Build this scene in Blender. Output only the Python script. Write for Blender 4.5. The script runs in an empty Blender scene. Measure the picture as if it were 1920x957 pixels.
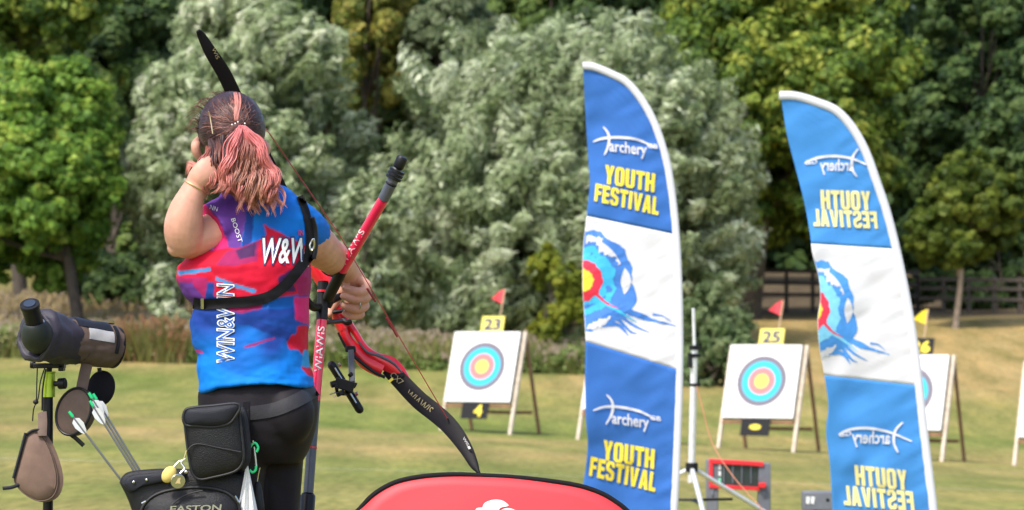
import bpy, bmesh, math, random
import numpy as np
from mathutils import Vector, Matrix, noise
from mathutils.bvhtree import BVHTree

rnd = random.Random(7)
rng = np.random.default_rng(11)
R = math.radians
scene = bpy.context.scene
col = scene.collection

# ------------------------------------------------------------------ camera, light
F = 6250.0            # focal length in photo pixels (photo is 1920 wide)
HORIZON = 615.0       # photo row of eye level
EYE = 1.0             # camera height
cam_d = bpy.data.cameras.new('camera')
cam = bpy.data.objects.new('camera', cam_d)
col.objects.link(cam)
cam.location = (0, 0, EYE)
cam.rotation_euler = (R(90), 0, 0)
cam_d.sensor_fit = 'HORIZONTAL'
cam_d.sensor_width = 36
cam_d.lens = F / 1920 * 36
cam_d.shift_y = (HORIZON - 478.5) / 1920
cam_d.clip_end = 3000
cam_d.dof.use_dof = True
cam_d.dof.focus_distance = 9.15
cam_d.dof.aperture_fstop = 8.8
scene.camera = cam

SUN_DIR = Vector((-0.36, -0.47, 0.81)).normalized()     # towards the sun
world = bpy.data.worlds.new('World')
scene.world = world
world.use_nodes = True
wn = world.node_tree
sky = wn.nodes.new('ShaderNodeTexSky')
sky.sky_type = 'NISHITA'
sky.sun_disc = False
sky.sun_elevation = math.asin(SUN_DIR.z)
sky.sun_rotation = math.atan2(SUN_DIR.x, SUN_DIR.y)
sky.dust_density = 2.5
bg = wn.nodes['Background']
wn.links.new(sky.outputs[0], bg.inputs[0])
bg.inputs[1].default_value = 0.15
sun_d = bpy.data.lights.new('sun', 'SUN')
sun_d.energy = 2.05
sun_d.angle = R(9.0)
sun_d.color = (1.0, 0.95, 0.87)
sun = bpy.data.objects.new('sun', sun_d)
col.objects.link(sun)
sun.rotation_euler = (-SUN_DIR).to_track_quat('-Z', 'Y').to_euler()
vs = scene.view_settings
vs.view_transform = 'Standard'
vs.look = 'None'
vs.gamma = 1
vs.use_curve_mapping = False
vs.exposure = 0.90
scene.render.resolution_x = 1024
scene.render.resolution_y = 510

# ------------------------------------------------------------------ helpers
def P(x, y, D):
    return Vector(((x - 960) / F * D, D, EYE - (y - HORIZON) / F * D))

def px_of(v):
    return 960 + v[0] / v[1] * F, HORIZON - (v[2] - EYE) / v[1] * F

def interp(x, xs, ys):
    return float(np.interp(x, xs, ys))

PROF_Y = [-400, 0, 9, 20, 60, 80, 95, 110, 120, 160, 220, 400, 900]
PROF_Z = [0, 0, 0, -0.2, -0.93, -0.8, -0.2, 0.9, 1.6, 3.0, 6.0, 22.0, 40.0]
def gz(x, y):
    z = interp(y, PROF_Y, PROF_Z)
    k = interp(y, [12, 45, 75, 115], [0, 1, 1, 0])
    z += -0.053 * max(-25, min(25, x)) * k
    return z

def tag(o, label=None, cat=None, group=None, kind=None):
    if label: o['label'] = label
    if cat: o['category'] = cat
    if group: o['group'] = group
    if kind: o['kind'] = kind
    return o

def empty(name, loc, label, cat, group=None, rz=0):
    o = bpy.data.objects.new(name, None)
    col.objects.link(o)
    o.location = loc
    o.rotation_euler = (0, 0, rz)
    o.empty_display_size = 0.1
    return tag(o, label, cat, group)

def catmull(pts, sub):
    pts = [np.array(p, float) for p in pts]
    if len(pts) < 3 or sub <= 1:
        return pts
    out = []
    n = len(pts)
    for i in range(n - 1):
        p0 = pts[max(i - 1, 0)]; p1 = pts[i]; p2 = pts[i + 1]; p3 = pts[min(i + 2, n - 1)]
        for k in range(sub):
            t = k / sub
            out.append(0.5 * ((2 * p1) + (-p0 + p2) * t + (2 * p0 - 5 * p1 + 4 * p2 - p3) * t * t
                              + (-p0 + 3 * p1 - 3 * p2 + p3) * t ** 3))
    out.append(pts[-1])
    return out

class MB:
    """collects shapes of ONE mesh"""
    def __init__(self):
        self.v = []; self.f = []; self.m = []; self.c = []
    def add(self, verts, faces, mi=0, c=None):
        b = len(self.v)
        self.v += [tuple(map(float, q)) for q in verts]
        for k, q in enumerate(faces):
            self.f.append(tuple(b + i for i in q)); self.m.append(mi); self.c.append(c[k] if isinstance(c, list) else c)
        return self
    def rings(self, rings, cap=True, mi=0, c=None, closed=True):
        n = len(rings[0]); vs_ = [p for r in rings for p in r]; fs = []
        for i in range(len(rings) - 1):
            for k in range(n if closed else n - 1):
                k2 = (k + 1) % n
                fs.append((i * n + k, i * n + k2, (i + 1) * n + k2, (i + 1) * n + k))
        if callable(c):
            m_ = len(rings) - 1; per_ = n if closed else n - 1
            c = [c((k // per_) / max(1, m_ - 1)) for k in range(len(fs))] + [c(0), c(1)]
        if cap:
            fs.append(tuple(range(n - 1, -1, -1)))
            fs.append(tuple((len(rings) - 1) * n + k for k in range(n)))
        return self.add(vs_, fs, mi, c)
    def tube(self, pts, rad, n=12, sub=4, mi=0, c=None, flat=None, dirn=None, round_=False):
        """pts world points, rad float / list (float or (a,b)); dirn: reference direction of a"""
        k = len(pts)
        if not isinstance(rad, (list, tuple)): rad = [rad] * k
        rr = [(q, q) if not isinstance(q, (list, tuple)) else q for q in rad]
        P4 = [list(p) + list(q) for p, q in zip(pts, rr)]
        P4 = catmull(P4, sub)
        if round_:
            a = P4[0]; b = P4[1]; d = (a[:3] - b[:3]); d /= (np.linalg.norm(d) + 1e-9)
            r0 = a[3:]
            pre = [np.concatenate([a[:3] + d * r0[0] * s, r0 * w]) for s, w in ((0.97, .2), (.85, .53), (.5, .86))]
            a = P4[-1]; b = P4[-2]; d = (a[:3] - b[:3]); d /= (np.linalg.norm(d) + 1e-9)
            r0 = a[3:]
            post = [np.concatenate([a[:3] + d * r0[0] * s, r0 * w]) for s, w in ((.5, .86), (.85, .53), (0.97, .2))]
            P4 = pre + P4 + post
        rings = []
        ref = None
        for i, q in enumerate(P4):
            a = P4[max(i - 1, 0)][:3]; b = P4[min(i + 1, len(P4) - 1)][:3]
            t = b - a
            L = np.linalg.norm(t)
            t = t / L if L > 1e-9 else np.array([0, 0, 1.])
            if ref is None:
                ref = np.array(dirn, float) if dirn is not None else (np.array([0, 1., 0]) if abs(t[1]) < .9 else np.array([1., 0, 0]))
            u = ref - t * ref.dot(t)
            u /= (np.linalg.norm(u) + 1e-9)
            if dirn is None: ref = u
            w = np.cross(t, u)
            rings.append([q[:3] + u * math.cos(2 * math.pi * j / n) * q[3] + w * math.sin(2 * math.pi * j / n) * q[4] for j in range(n)])
        return self.rings(rings, True, mi, c)
    def ell(self, cpt, r, n=16, m=10, mi=0, c=None, rot=None):
        rings = []
        for i in range(m + 1):
            a = math.pi * i / m
            s = max(math.sin(a), 0.02)
            ring = []
            for j in range(n):
                b = 2 * math.pi * j / n
                v = Vector((r[0] * s * math.cos(b), r[1] * s * math.sin(b), -r[2] * math.cos(a)))
                if rot is not None: v = rot @ v
                ring.append(Vector(cpt) + v)
            rings.append(ring)
        return self.rings(rings, True, mi, c)
    def box(self, cpt, s, rot=None, mi=0, c=None):
        vs_ = []
        for x in (-.5, .5):
            for y in (-.5, .5):
                for z in (-.5, .5):
                    v = Vector((x * s[0], y * s[1], z * s[2]))
                    if rot is not None: v = rot @ v
                    vs_.append(Vector(cpt) + v)
        return self.add(vs_, [(0, 1, 3, 2), (4, 6, 7, 5), (0, 4, 5, 1), (2, 3, 7, 6), (0, 2, 6, 4), (1, 5, 7, 3)], mi, c)
    def bar(self, a, b, w, h, mi=0, c=None, up=(0, 0, 1)):
        a = Vector(a); b = Vector(b); t = b - a; L = t.length; t.normalize()
        u = Vector(up)
        if abs(u.dot(t)) > .95: u = Vector((0, 1, 0))
        s = t.cross(u).normalized(); u = s.cross(t).normalized()
        M = Matrix((s, t, u)).transposed()
        return self.box((a + b) / 2, (w, L, h), M, mi, c)
    def prism(self, poly, off, mi=0, c=None):
        """poly: world points of a flat outline, off: extrusion vector"""
        n = len(poly); off = Vector(off)
        vs_ = [Vector(p) for p in poly] + [Vector(p) + off for p in poly]
        fs = [tuple(range(n)), tuple(range(2 * n - 1, n - 1, -1))]
        for i in range(n):
            j = (i + 1) % n
            fs.append((i, i + n, j + n, j))
        return self.add(vs_, fs, mi, c)
    def build(self, name, mats, root=None, smooth=True, bevel=None, angle=40, local=False, tri=True):
        me = bpy.data.meshes.new(name)
        me.from_pydata(self.v, [], self.f)
        if not isinstance(mats, (list, tuple)): mats = [mats]
        for q in mats: me.materials.append(q)
        me.polygons.foreach_set('material_index', self.m)
        if any(q is not None for q in self.c):
            at = me.attributes.new('tint', 'FLOAT_COLOR', 'FACE')
            arr = np.ones((len(self.f), 4), np.float32)
            for i, q in enumerate(self.c):
                if q is not None: arr[i, :3] = q
            at.data.foreach_set('color', arr.ravel())
        bm = bmesh.new(); bm.from_mesh(me)
        bmesh.ops.recalc_face_normals(bm, faces=bm.faces)
        bm.to_mesh(me); bm.free()
        o = bpy.data.objects.new(name, me)
        col.objects.link(o)
        if bevel:
            b = o.modifiers.new('bevel', 'BEVEL'); b.width = bevel; b.segments = 2; b.limit_method = 'ANGLE'; b.angle_limit = R(35)
        if smooth:
            me.polygons.foreach_set('use_smooth', [True] * len(me.polygons))
            try: me.set_sharp_from_angle(angle=R(angle))
            except Exception: pass
        if root is not None:
            o.parent = root
            if not local:
                r_ = root; off = Vector((0, 0, 0))
                while r_ is not None:
                    off += Vector(r_.location); r_ = r_.parent
                o.location = -off
        return o

def remesh(mb, voxel, smooth=6):
    """union of the closed shapes of mb as a single skin -> (verts, faces)"""
    me = bpy.data.meshes.new('tmp'); me.from_pydata(mb.v, [], mb.f)
    bm = bmesh.new(); bm.from_mesh(me); bmesh.ops.recalc_face_normals(bm, faces=bm.faces); bm.to_mesh(me); bm.free()
    o = bpy.data.objects.new('tmp', me); col.objects.link(o)
    m = o.modifiers.new('r', 'REMESH'); m.mode = 'VOXEL'; m.voxel_size = voxel
    s = o.modifiers.new('s', 'SMOOTH'); s.iterations = smooth; s.factor = 0.5
    dg = bpy.context.evaluated_depsgraph_get()
    ev = o.evaluated_get(dg); m2 = ev.to_mesh()
    v = [tuple(q.co) for q in m2.vertices]; nr = [tuple(q.normal) for q in m2.vertices]
    f = [tuple(p.vertices) for p in m2.polygons]
    ev.to_mesh_clear()
    bpy.data.objects.remove(o); bpy.data.meshes.remove(me)
    return v, f, nr

def raw_obj(name, v, f, mats, root, smooth=True, vcol=None):
    me = bpy.data.meshes.new(name); me.from_pydata(v, [], f)
    for q in (mats if isinstance(mats, (list, tuple)) else [mats]): me.materials.append(q)
    if vcol is not None:
        at = me.attributes.new('tint', 'FLOAT_COLOR', 'POINT')
        a = np.ones((len(v), 4), np.float32); a[:, :3] = vcol
        at.data.foreach_set('color', a.ravel())
    if smooth: me.polygons.foreach_set('use_smooth', [True] * len(me.polygons))
    o = bpy.data.objects.new(name, me); col.objects.link(o)
    if root is not None:
        o.parent = root
        r_ = root; off = Vector((0, 0, 0))
        while r_ is not None:
            off += Vector(r_.location); r_ = r_.parent
        o.location = -off
    return o

# ------------------------------------------------------------------ materials
def mat(name, c, rough=0.6, metal=0.0, var=0.08, scale=30.0, bump=0.0, bscale=200.0, sheen=0.0, spec=0.5, trans=0.0, tint=False, coat=0.0):
    m = bpy.data.materials.new(name); m.use_nodes = True
    nt = m.node_tree; b = nt.nodes['Principled BSDF']
    b.inputs['Roughness'].default_value = rough
    b.inputs['Metallic'].default_value = metal
    b.inputs['Specular IOR Level'].default_value = spec
    b.inputs['Sheen Weight'].default_value = sheen
    b.inputs['Coat Weight'].default_value = coat
    tc = nt.nodes.new('ShaderNodeTexCoord')
    nz = nt.nodes.new('ShaderNodeTexNoise'); nz.inputs['Scale'].default_value = scale; nz.inputs['Detail'].default_value = 5
    nt.links.new(tc.outputs['Object'], nz.inputs['Vector'])
    mr = nt.nodes.new('ShaderNodeMapRange')
    mr.inputs['From Min'].default_value = .3; mr.inputs['From Max'].default_value = .7
    mr.inputs['To Min'].default_value = 1 - var; mr.inputs['To Max'].default_value = 1 + var
    nt.links.new(nz.outputs['Fac'], mr.inputs['Value'])
    mx = nt.nodes.new('ShaderNodeMix'); mx.data_type = 'RGBA'; mx.blend_type = 'MULTIPLY'; mx.inputs['Factor'].default_value = 1
    if tint:
        at = nt.nodes.new('ShaderNodeAttribute'); at.attribute_name = 'tint'
        nt.links.new(at.outputs['Color'], mx.inputs[6])
    else:
        mx.inputs[6].default_value = (*c, 1)
    cb = nt.nodes.new('ShaderNodeCombineColor')
    for i in range(3): nt.links.new(mr.outputs[0], cb.inputs[i])
    nt.links.new(cb.outputs[0], mx.inputs[7])
    nt.links.new(mx.outputs[2], b.inputs['Base Color'])
    if bump:
        n2 = nt.nodes.new('ShaderNodeTexNoise'); n2.inputs['Scale'].default_value = bscale; n2.inputs['Detail'].default_value = 3
        nt.links.new(tc.outputs['Object'], n2.inputs['Vector'])
        bp = nt.nodes.new('ShaderNodeBump'); bp.inputs['Strength'].default_value = bump; bp.inputs['Distance'].default_value = .004
        nt.links.new(n2.outputs['Fac'], bp.inputs['Height']); nt.links.new(bp.outputs[0], b.inputs['Normal'])
    if trans:
        tr = nt.nodes.new('ShaderNodeBsdfTranslucent'); nt.links.new(mx.outputs[2], tr.inputs['Color'])
        ms = nt.nodes.new('ShaderNodeMixShader'); ms.inputs[0].default_value = trans
        nt.links.new(b.outputs[0], ms.inputs[1]); nt.links.new(tr.outputs[0], ms.inputs[2])
        nt.links.new(ms.outputs[0], nt.nodes['Material Output'].inputs[0])
    return m

M_black = mat('black plastic', (.009, .009, .011), .42, spec=.3)
M_blackmatte = mat('black fabric', (.011, .010, .013), .8, bump=.3, bscale=600, spec=.2)
M_leather = mat('black leather', (.010, .010, .012), .42, bump=.5, bscale=350, var=.2, spec=.32)
M_leather2 = mat('navy black nylon', (.013, .014, .022), .5, bump=.4, bscale=500, var=.15, spec=.3)
M_trim = mat('black trim', (.01, .01, .012), .55)
M_metal = mat('bright steel', (.6, .6, .6), .25, 1)
M_gold = mat('gold', (.85, .65, .35), .3, .9)
M_carbon = mat('grey carbon', (.09, .10, .12), .35, .1)
M_riser = mat('red anodised', (.80, .018, .035), .28, .1, coat=.3)
M_limb = mat('matt black carbon limb', (.007, .006, .008), .55, spec=.18)
M_red = mat('red gloss tube', (.85, .02, .085), .22, 0, coat=.5)
M_white = mat('white print', (.8, .8, .8), .55)
M_wood = mat('bare timber', (.52, .36, .22), .75, var=.25, scale=14)
M_wood_pale = mat('pale timber', (.62, .52, .42), .75, var=.2, scale=14)
M_wood_dark = mat('brown timber', (.26, .14, .08), .8, var=.25, scale=14)
M_boardwhite = mat('white target board', (.80, .80, .80), .8, var=.04, scale=6)
M_straw = mat('grey foam boss', (.32, .30, .28), .9, var=.2)
M_skin = mat('skin', (.63, .325, .235), .55, var=.13, scale=26, bump=.06, bscale=500)
M_skin.node_tree.nodes['Principled BSDF'].inputs['Subsurface Weight'].default_value = .12
M_skin.node_tree.nodes['Principled BSDF'].inputs['Subsurface Radius'].default_value = (.012, .005, .003)
M_hair = mat('hair', (.3, .1, .1), .42, tint=True, var=.15, scale=60)
M_shirt = mat('printed jersey', (.1, .1, .5), .7, tint=True, var=.06, scale=20, bump=.2, bscale=700, spec=.22)
M_legging = mat('dark leggings', (.0115, .0088, .0125), .62, var=.1, bump=.1, bscale=700, spec=.22)
M_yellow = mat('yellow print', (.85, .68, .05), .6)
M_yellow_pale = mat('pale yellow print', (.80, .72, .30), .6)
M_flagblue = mat('royal blue flag cloth', (.058, .205, .62), .75, spec=.2, trans=.25, var=.06, scale=6)
M_flagsky = mat('sky blue flag cloth', (.085, .35, .78), .75, spec=.2, trans=.3, var=.06, scale=6)
M_flagwhite = mat('white flag cloth', (.80, .80, .84), .65, trans=.2, var=.03, scale=6)
M_printblue = mat('blue print', (.05, .20, .62), .6)
M_printcyan = mat('cyan print', (.05, .48, .85), .6)
M_printpalecyan = mat('pale cyan print', (.22, .62, .88), .6)
M_printred = mat('red print', (.82, .03, .07), .6)
M_banner = mat('coral red banner cloth', (.80, .055, .07), .55, var=.04, scale=4, trans=.12)
M_f_grey = mat('dark grey ring', (.17, .15, .19), .7)
M_f_blue = mat('cyan ring', (.03, .50, .78), .7)
M_f_red = mat('pink red ring', (.80, .20, .20), .7)
M_f_yel = mat('yellow ring', (.85, .68, .12), .7)
M_plateyel = mat('yellow plate', (.78, .66, .12), .5)
M_plateblk = mat('black plate', (.012, .012, .014), .6, spec=.2)
M_flagred = mat('red pennant cloth', (.82, .06, .08), .6, trans=.3)
M_flagyel = mat('yellow pennant cloth', (.85, .68, .02), .6, trans=.3)
M_alu = mat('brushed aluminium', (.78, .79, .80), .4, .35)
M_greybox = mat('grey painted case', (.16, .17, .20), .55)
M_redframe = mat('red frame', (.8, .03, .04), .4)
M_screen = mat('dark green louvred display', (.035, .05, .045), .4)
M_greencell = mat('mint indicator cell', (.25, .68, .45), .5)
M_orange = mat('orange cord', (.62, .24, .14), .7)
M_scopecover = mat('brown canvas cover', (.13, .085, .065), .75, var=.15, bump=.4, bscale=500)
M_scopepurple = mat('dark plum nylon', (.035, .030, .045), .55, var=.15, bump=.3, bscale=300)
M_case = mat('tan canvas', (.20, .125, .095), .8, var=.12, bump=.4, bscale=600)
M_lime = mat('lime anodised collar', (.42, .55, .04), .3, .5)
M_glass = mat('dark lens glass', (.02, .03, .05), .05, 0, coat=1)
M_clear = mat('clear grey window', (.45, .45, .44), .15, 0, coat=1)
M_green = mat('green nock', (.02, .62, .22), .35)
M_shaft = mat('steel grey shaft', (.22, .22, .24), .3, .6)
M_vane = mat('white vane', (.82, .83, .84), .5, trans=.2)
M_lemon = mat('lemon plush', (.72, .55, .16), .8)
M_towel = mat('white towel', (.8, .8, .82), .9, bump=.5, bscale=300)
M_string = mat('red bow string', (.42, .05, .05), .6)
M_rust = mat('dark red whipping', (.25, .02, .03), .6)
M_navy = mat('navy outline', (.02, .03, .12), .6)
M_goldprint = mat('faded gold print', (.38, .33, .18), .5)
M_bark = mat('bark', (.075, .06, .045), .9, var=.35, scale=4, bump=.8, bscale=30)
M_barkpale = mat('pale bark', (.30, .24, .19), .9, var=.3, scale=4, bump=.8, bscale=30)
M_fence = mat('weathered rail', (.085, .072, .06), .85, var=.3, scale=8)
M_fencedark = mat('dark stained rail', (.05, .04, .038), .85, var=.3, scale=8)

def leaf_mat(name, trans=.35, rough=.55, spec=.25):
    m = bpy.data.materials.new(name); m.use_nodes = True
    nt = m.node_tree; b = nt.nodes['Principled BSDF']
    b.inputs['Roughness'].default_value = rough; b.inputs['Specular IOR Level'].default_value = spec
    at = nt.nodes.new('ShaderNodeAttribute'); at.attribute_name = 'tint'
    nt.links.new(at.outputs['Color'], b.inputs['Base Color'])
    tr = nt.nodes.new('ShaderNodeBsdfTranslucent'); nt.links.new(at.outputs['Color'], tr.inputs['Color'])
    ms = nt.nodes.new('ShaderNodeMixShader'); ms.inputs[0].default_value = trans
    nt.links.new(b.outputs[0], ms.inputs[1]); nt.links.new(tr.outputs[0], ms.inputs[2])
    nt.links.new(ms.outputs[0], nt.nodes['Material Output'].inputs[0])
    return m
M_leaf = leaf_mat('leaf', .35)
M_willow = leaf_mat('silver leaf', .18, .5, .4)
M_weed = leaf_mat('dry stalks', .3)

# ------------------------------------------------------------------ text
_tc = {}
def text_geo(s, bold=0.0, res=3, space=1.0):
    key = (s, bold, space)
    if key in _tc: return _tc[key]
    cu = bpy.data.curves.new('t', 'FONT'); cu.body = s; cu.size = 1; cu.offset = bold; cu.space_character = space; cu.resolution_u = res; cu.fill_mode = 'FRONT'
    o = bpy.data.objects.new('t', cu); col.objects.link(o)
    dg = bpy.context.evaluated_depsgraph_get()
    ev = o.evaluated_get(dg); me = ev.to_mesh()
    bm = bmesh.new(); bm.from_mesh(me)
    bmesh.ops.remove_doubles(bm, verts=bm.verts, dist=1e-5)
    v = np.array([(q.co.x, q.co.y) for q in bm.verts]); bm.verts.index_update()
    f = [tuple(q.index for q in p.verts) for p in bm.faces]
    bm.free(); ev.to_mesh_clear()
    bpy.data.objects.remove(o); bpy.data.curves.remove(cu)
    _tc[key] = (v, f)
    return v, f

def put_text(mb, s, o, ux, uy, surf, bold=0.0, mi=0, ref=None, mirror=False, space=1.0):
    """o: pixel of the bottom left of the lettering, ux / uy: pixel vectors of its full width and height.  surf(px,py) -> world point"""
    v, f = text_geo(s, bold, 3, space)
    rv = text_geo(s, ref if ref is not None else bold, 3, space)[0]
    lo = rv.min(0); hi = rv.max(0)
    q = (v - lo) / (hi - lo)
    if mirror: q[:, 0] = 1 - q[:, 0]
    pts = [surf(o[0] + a * ux[0] + b * uy[0], o[1] + a * ux[1] + b * uy[1]) for a, b in q]
    mb.add(pts, f, mi)

# heavy condensed block capitals, each a few touching convex pieces in a unit cell
def _r(x0, y0, x1, y1): return [(x0, y0), (x1, y0), (x1, y1), (x0, y1)]
_a, _b = .39, .21
BLOCK = {
 'H': (1, [_r(0, 0, _a, 1), _r(1 - _a, 0, 1, 1), _r(_a, .41, 1 - _a, .60)]),
 'T': (.94, [_r(0, 1 - _b, 1, 1), _r(.5 - _a / 2, 0, .5 + _a / 2, 1 - _b)]),
 'I': (.42, [_r(.06, 0, .94, 1)]),
 'L': (.74, [_r(0, 0, _a * 1.2, 1), _r(_a * 1.2, 0, 1, _b)]),
 'E': (.80, [_r(0, 0, _a * 1.15, 1), _r(_a * 1.15, 0, 1, _b), _r(_a * 1.15, .41, .93, .60), _r(_a * 1.15, 1 - _b, 1, 1)]),
 'F': (.78, [_r(0, 0, _a * 1.15, 1), _r(_a * 1.15, .40, .92, .59), _r(_a * 1.15, 1 - _b, 1, 1)]),
 'U': (1, [[(0, .15), (_a, .22), (_a, 1), (0, 1)], [(1 - _a, .22), (1, .15), (1, 1), (1 - _a, 1)], [(0, .15), (.2, 0), (.5, 0), (.5, .15), (.42, .15), (_a, .22)], [(.5, 0), (.8, 0), (1, .15), (1 - _a, .22), (.58, .15), (.5, .15)]]),
 'O': (1, [[(0, .15), (_a, .22), (_a, .78), (0, .85)], [(1 - _a, .22), (1, .15), (1, .85), (1 - _a, .78)], [(0, .15), (.2, 0), (.5, 0), (.5, .15), (.42, .15), (_a, .22)], [(.5, 0), (.8, 0), (1, .15), (1 - _a, .22), (.58, .15), (.5, .15)],
            [(_a, .78), (.42, .85), (.5, .85), (.5, 1), (.2, 1), (0, .85)], [(.5, .85), (.58, .85), (1 - _a, .78), (1, .85), (.8, 1), (.5, 1)]]),
 'Y': (1, [_r(.5 - _a / 2, 0, .5 + _a / 2, .42), [(.5 - _a / 2, .42), (.5, .42), (.5, .64), (.38, 1), (0, 1)], [(.5, .42), (.5 + _a / 2, .42), (1, 1), (.62, 1), (.5, .64)]]),
 'V': (1, [[(.30, 0), (.5, 0), (.5, .28), (.37, 1), (0, 1)], [(.5, 0), (.70, 0), (1, 1), (.63, 1), (.5, .28)]]),
 'A': (1, [[(0, 0), (.36, 0), (.41, .18), (.45, .36), (.5, .70), (.5, 1), (.29, 1)], [(.64, 0), (1, 0), (.71, 1), (.5, 1), (.5, .70), (.55, .36), (.59, .18)], [(.41, .18), (.59, .18), (.55, .36), (.45, .36)]]),
 'S': (.94, [[(.2, 1), (0, .85), (0, .58), (_a, .66), (_a, .79), (.45, .85), (.5, .85), (.5, 1)], [(.5, .85), (.56, .85), (.64, .78), (.64, .70), (1, .70), (1, .85), (.8, 1), (.5, 1)],
              [(0, .58), (.06, .50), (.64, .34), (1, .42), (.94, .50), (_a, .66)], [(.64, .34), (.64, .21), (.56, .15), (.5, .15), (.5, 0), (.8, 0), (1, .15), (1, .42)], [(.5, 0), (.5, .15), (.44, .15), (_a, .22), (_a, .30), (0, .30), (0, .15), (.2, 0)]]),
}
def put_block(mb, s, o, ux, uy, surf, mirror=False, gap=.10):
    tot = sum(BLOCK[q][0] for q in s) + gap * (len(s) - 1)
    x = 0
    for q in s:
        w_, polys = BLOCK[q]
        for pl in polys:
            pts = []
            for a, b in pl:
                u = (x + a * w_) / tot
                if mirror: u = 1 - u
                pts.append(surf(o[0] + u * ux[0] + b * uy[0], o[1] + u * ux[1] + b * uy[1]))
            mb.add(pts, [tuple(range(len(pl)))])
        x += w_ + gap

# ------------------------------------------------------------------ ground
def ground_material():
    m = bpy.data.materials.new('mown grass'); m.use_nodes = True
    nt = m.node_tree; N = nt.nodes; L = nt.links
    b = N['Principled BSDF']; b.inputs['Roughness'].default_value = .9; b.inputs['Specular IOR Level'].default_value = .1
    tc = N.new('ShaderNodeTexCoord')
    def nz(scale, detail=6, sx=1, sy=1):
        mp = N.new('ShaderNodeMapping'); mp.inputs['Scale'].default_value = (sx, sy, 1)
        L.new(tc.outputs['Object'], mp.inputs[0])
        n = N.new('ShaderNodeTexNoise'); n.inputs['Scale'].default_value = scale; n.inputs['Detail'].default_value = detail
        L.new(mp.outputs[0], n.inputs['Vector']); return n
    def ramp(src, stops):
        r = N.new('ShaderNodeValToRGB'); e = r.color_ramp.elements
        e[0].position, e[0].color = stops[0][0], (*stops[0][1], 1)
        e[1].position, e[1].color = stops[-1][0], (*stops[-1][1], 1)
        for p, c in stops[1:-1]:
            q = e.new(p); q.color = (*c, 1)
        L.new(src, r.inputs[0]); return r
    def mix(f, a, b_, blend='MIX'):
        x = N.new('ShaderNodeMix'); x.data_type = 'RGBA'; x.blend_type = blend
        if isinstance(f, float): x.inputs[0].default_value = f
        else: L.new(f, x.inputs[0])
        L.new(a, x.inputs[6]); L.new(b_, x.inputs[7]); return x.outputs[2]
    big = nz(.16, 6, .8, .55)       # dry patches, stretched along the lanes
    green = ramp(nz(1.3, 8, .5, .12).outputs[0], [(.3, (.135, .172, .036)), (.5, (.178, .204, .050)), (.7, (.228, .230, .066))])
    dry = ramp(nz(1.7, 8, .5, .12).outputs[0], [(.3, (.27, .205, .078)), (.55, (.33, .245, .10)), (.75, (.40, .295, .135))])
    # mower stripes and the wear along the lanes: Y bands
    sep = N.new('ShaderNodeSeparateXYZ'); L.new(tc.outputs['Object'], sep.inputs[0])
    yb = N.new('ShaderNodeMapRange'); yb.inputs['From Min'].default_value = 15; yb.inputs['From Max'].default_value = 135
    L.new(sep.outputs['Y'], yb.inputs['Value'])
    band = ramp(yb.outputs[0], [(0, (.35,) * 3), (.10, (.42,) * 3), (.15, (.28,) * 3), (.19, (.46,) * 3), (.24, (.60,) * 3), (.32, (.54,) * 3), (.38, (.22,) * 3),
                               (.42, (.20,) * 3), (.50, (.20,) * 3), (.60, (.26,) * 3), (.68, (.62,) * 3), (.80, (.85,) * 3), (.9, (.6,) * 3)])
    ad = N.new('ShaderNodeMath'); ad.operation = 'MULTIPLY_ADD'
    sb = N.new('ShaderNodeMath'); sb.operation = 'SUBTRACT'; sb.inputs[1].default_value = .5
    L.new(big.outputs[0], sb.inputs[0]); L.new(sb.outputs[0], ad.inputs[0]); ad.inputs[1].default_value = 2.3; L.new(band.outputs[0], ad.inputs[2])
    ad.use_clamp = True
    xr = N.new('ShaderNodeMapRange'); xr.inputs['From Min'].default_value = -1; xr.inputs['From Max'].default_value = 9; L.new(sep.outputs['X'], xr.inputs['Value'])
    yr = N.new('ShaderNodeMapRange'); yr.inputs['From Min'].default_value = 68; yr.inputs['From Max'].default_value = 92; L.new(sep.outputs['Y'], yr.inputs['Value'])
    ml = N.new('ShaderNodeMath'); ml.operation = 'MULTIPLY'; L.new(xr.outputs[0], ml.inputs[0]); L.new(yr.outputs[0], ml.inputs[1])
    a2 = N.new('ShaderNodeMath'); a2.operation = 'MULTIPLY_ADD'; a2.use_clamp = True; a2.inputs[1].default_value = .6
    L.new(ml.outputs[0], a2.inputs[0]); L.new(ad.outputs[0], a2.inputs[2]); ad = a2
    c = mix(ad.outputs[0], green.outputs[0], dry.outputs[0])
    # straw flecks and dark blades
    fine = ramp(nz(9, 4, .6, .09).outputs[0], [(.25, (.86,) * 3), (.5, (1.0,) * 3), (.75, (1.12,) * 3)])
    c = mix(1.0, c, fine.outputs[0], 'MULTIPLY')
    streak = ramp(nz(2.2, 7, .55, .07).outputs[0], [(.32, (.74, .80, .70)), (.5, (1.0,) * 3), (.66, (1.27, 1.18, 1.18))])
    c = mix(1.0, c, streak.outputs[0], 'MULTIPLY')
    tuft = ramp(nz(38, 3, .35, .06).outputs[0], [(.3, (.70, .76, .62)), (.5, (1.0,) * 3), (.7, (1.25, 1.2, 1.15))])
    c = mix(1.0, c, tuft.outputs[0], 'MULTIPLY')
    soil_shade = ramp(nz(1.1, 6).outputs[0], [(.3, (.07, .052, .032)), (.55, (.12, .09, .055)), (.75, (.17, .14, .07))])     # dark soil and litter, with tree shade put into the colour
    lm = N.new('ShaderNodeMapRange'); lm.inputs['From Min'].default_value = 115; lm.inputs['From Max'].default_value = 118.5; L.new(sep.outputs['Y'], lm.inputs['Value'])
    ab = N.new('ShaderNodeMath'); ab.operation = 'ABSOLUTE'; L.new(sep.outputs['X'], ab.inputs[0])
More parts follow.
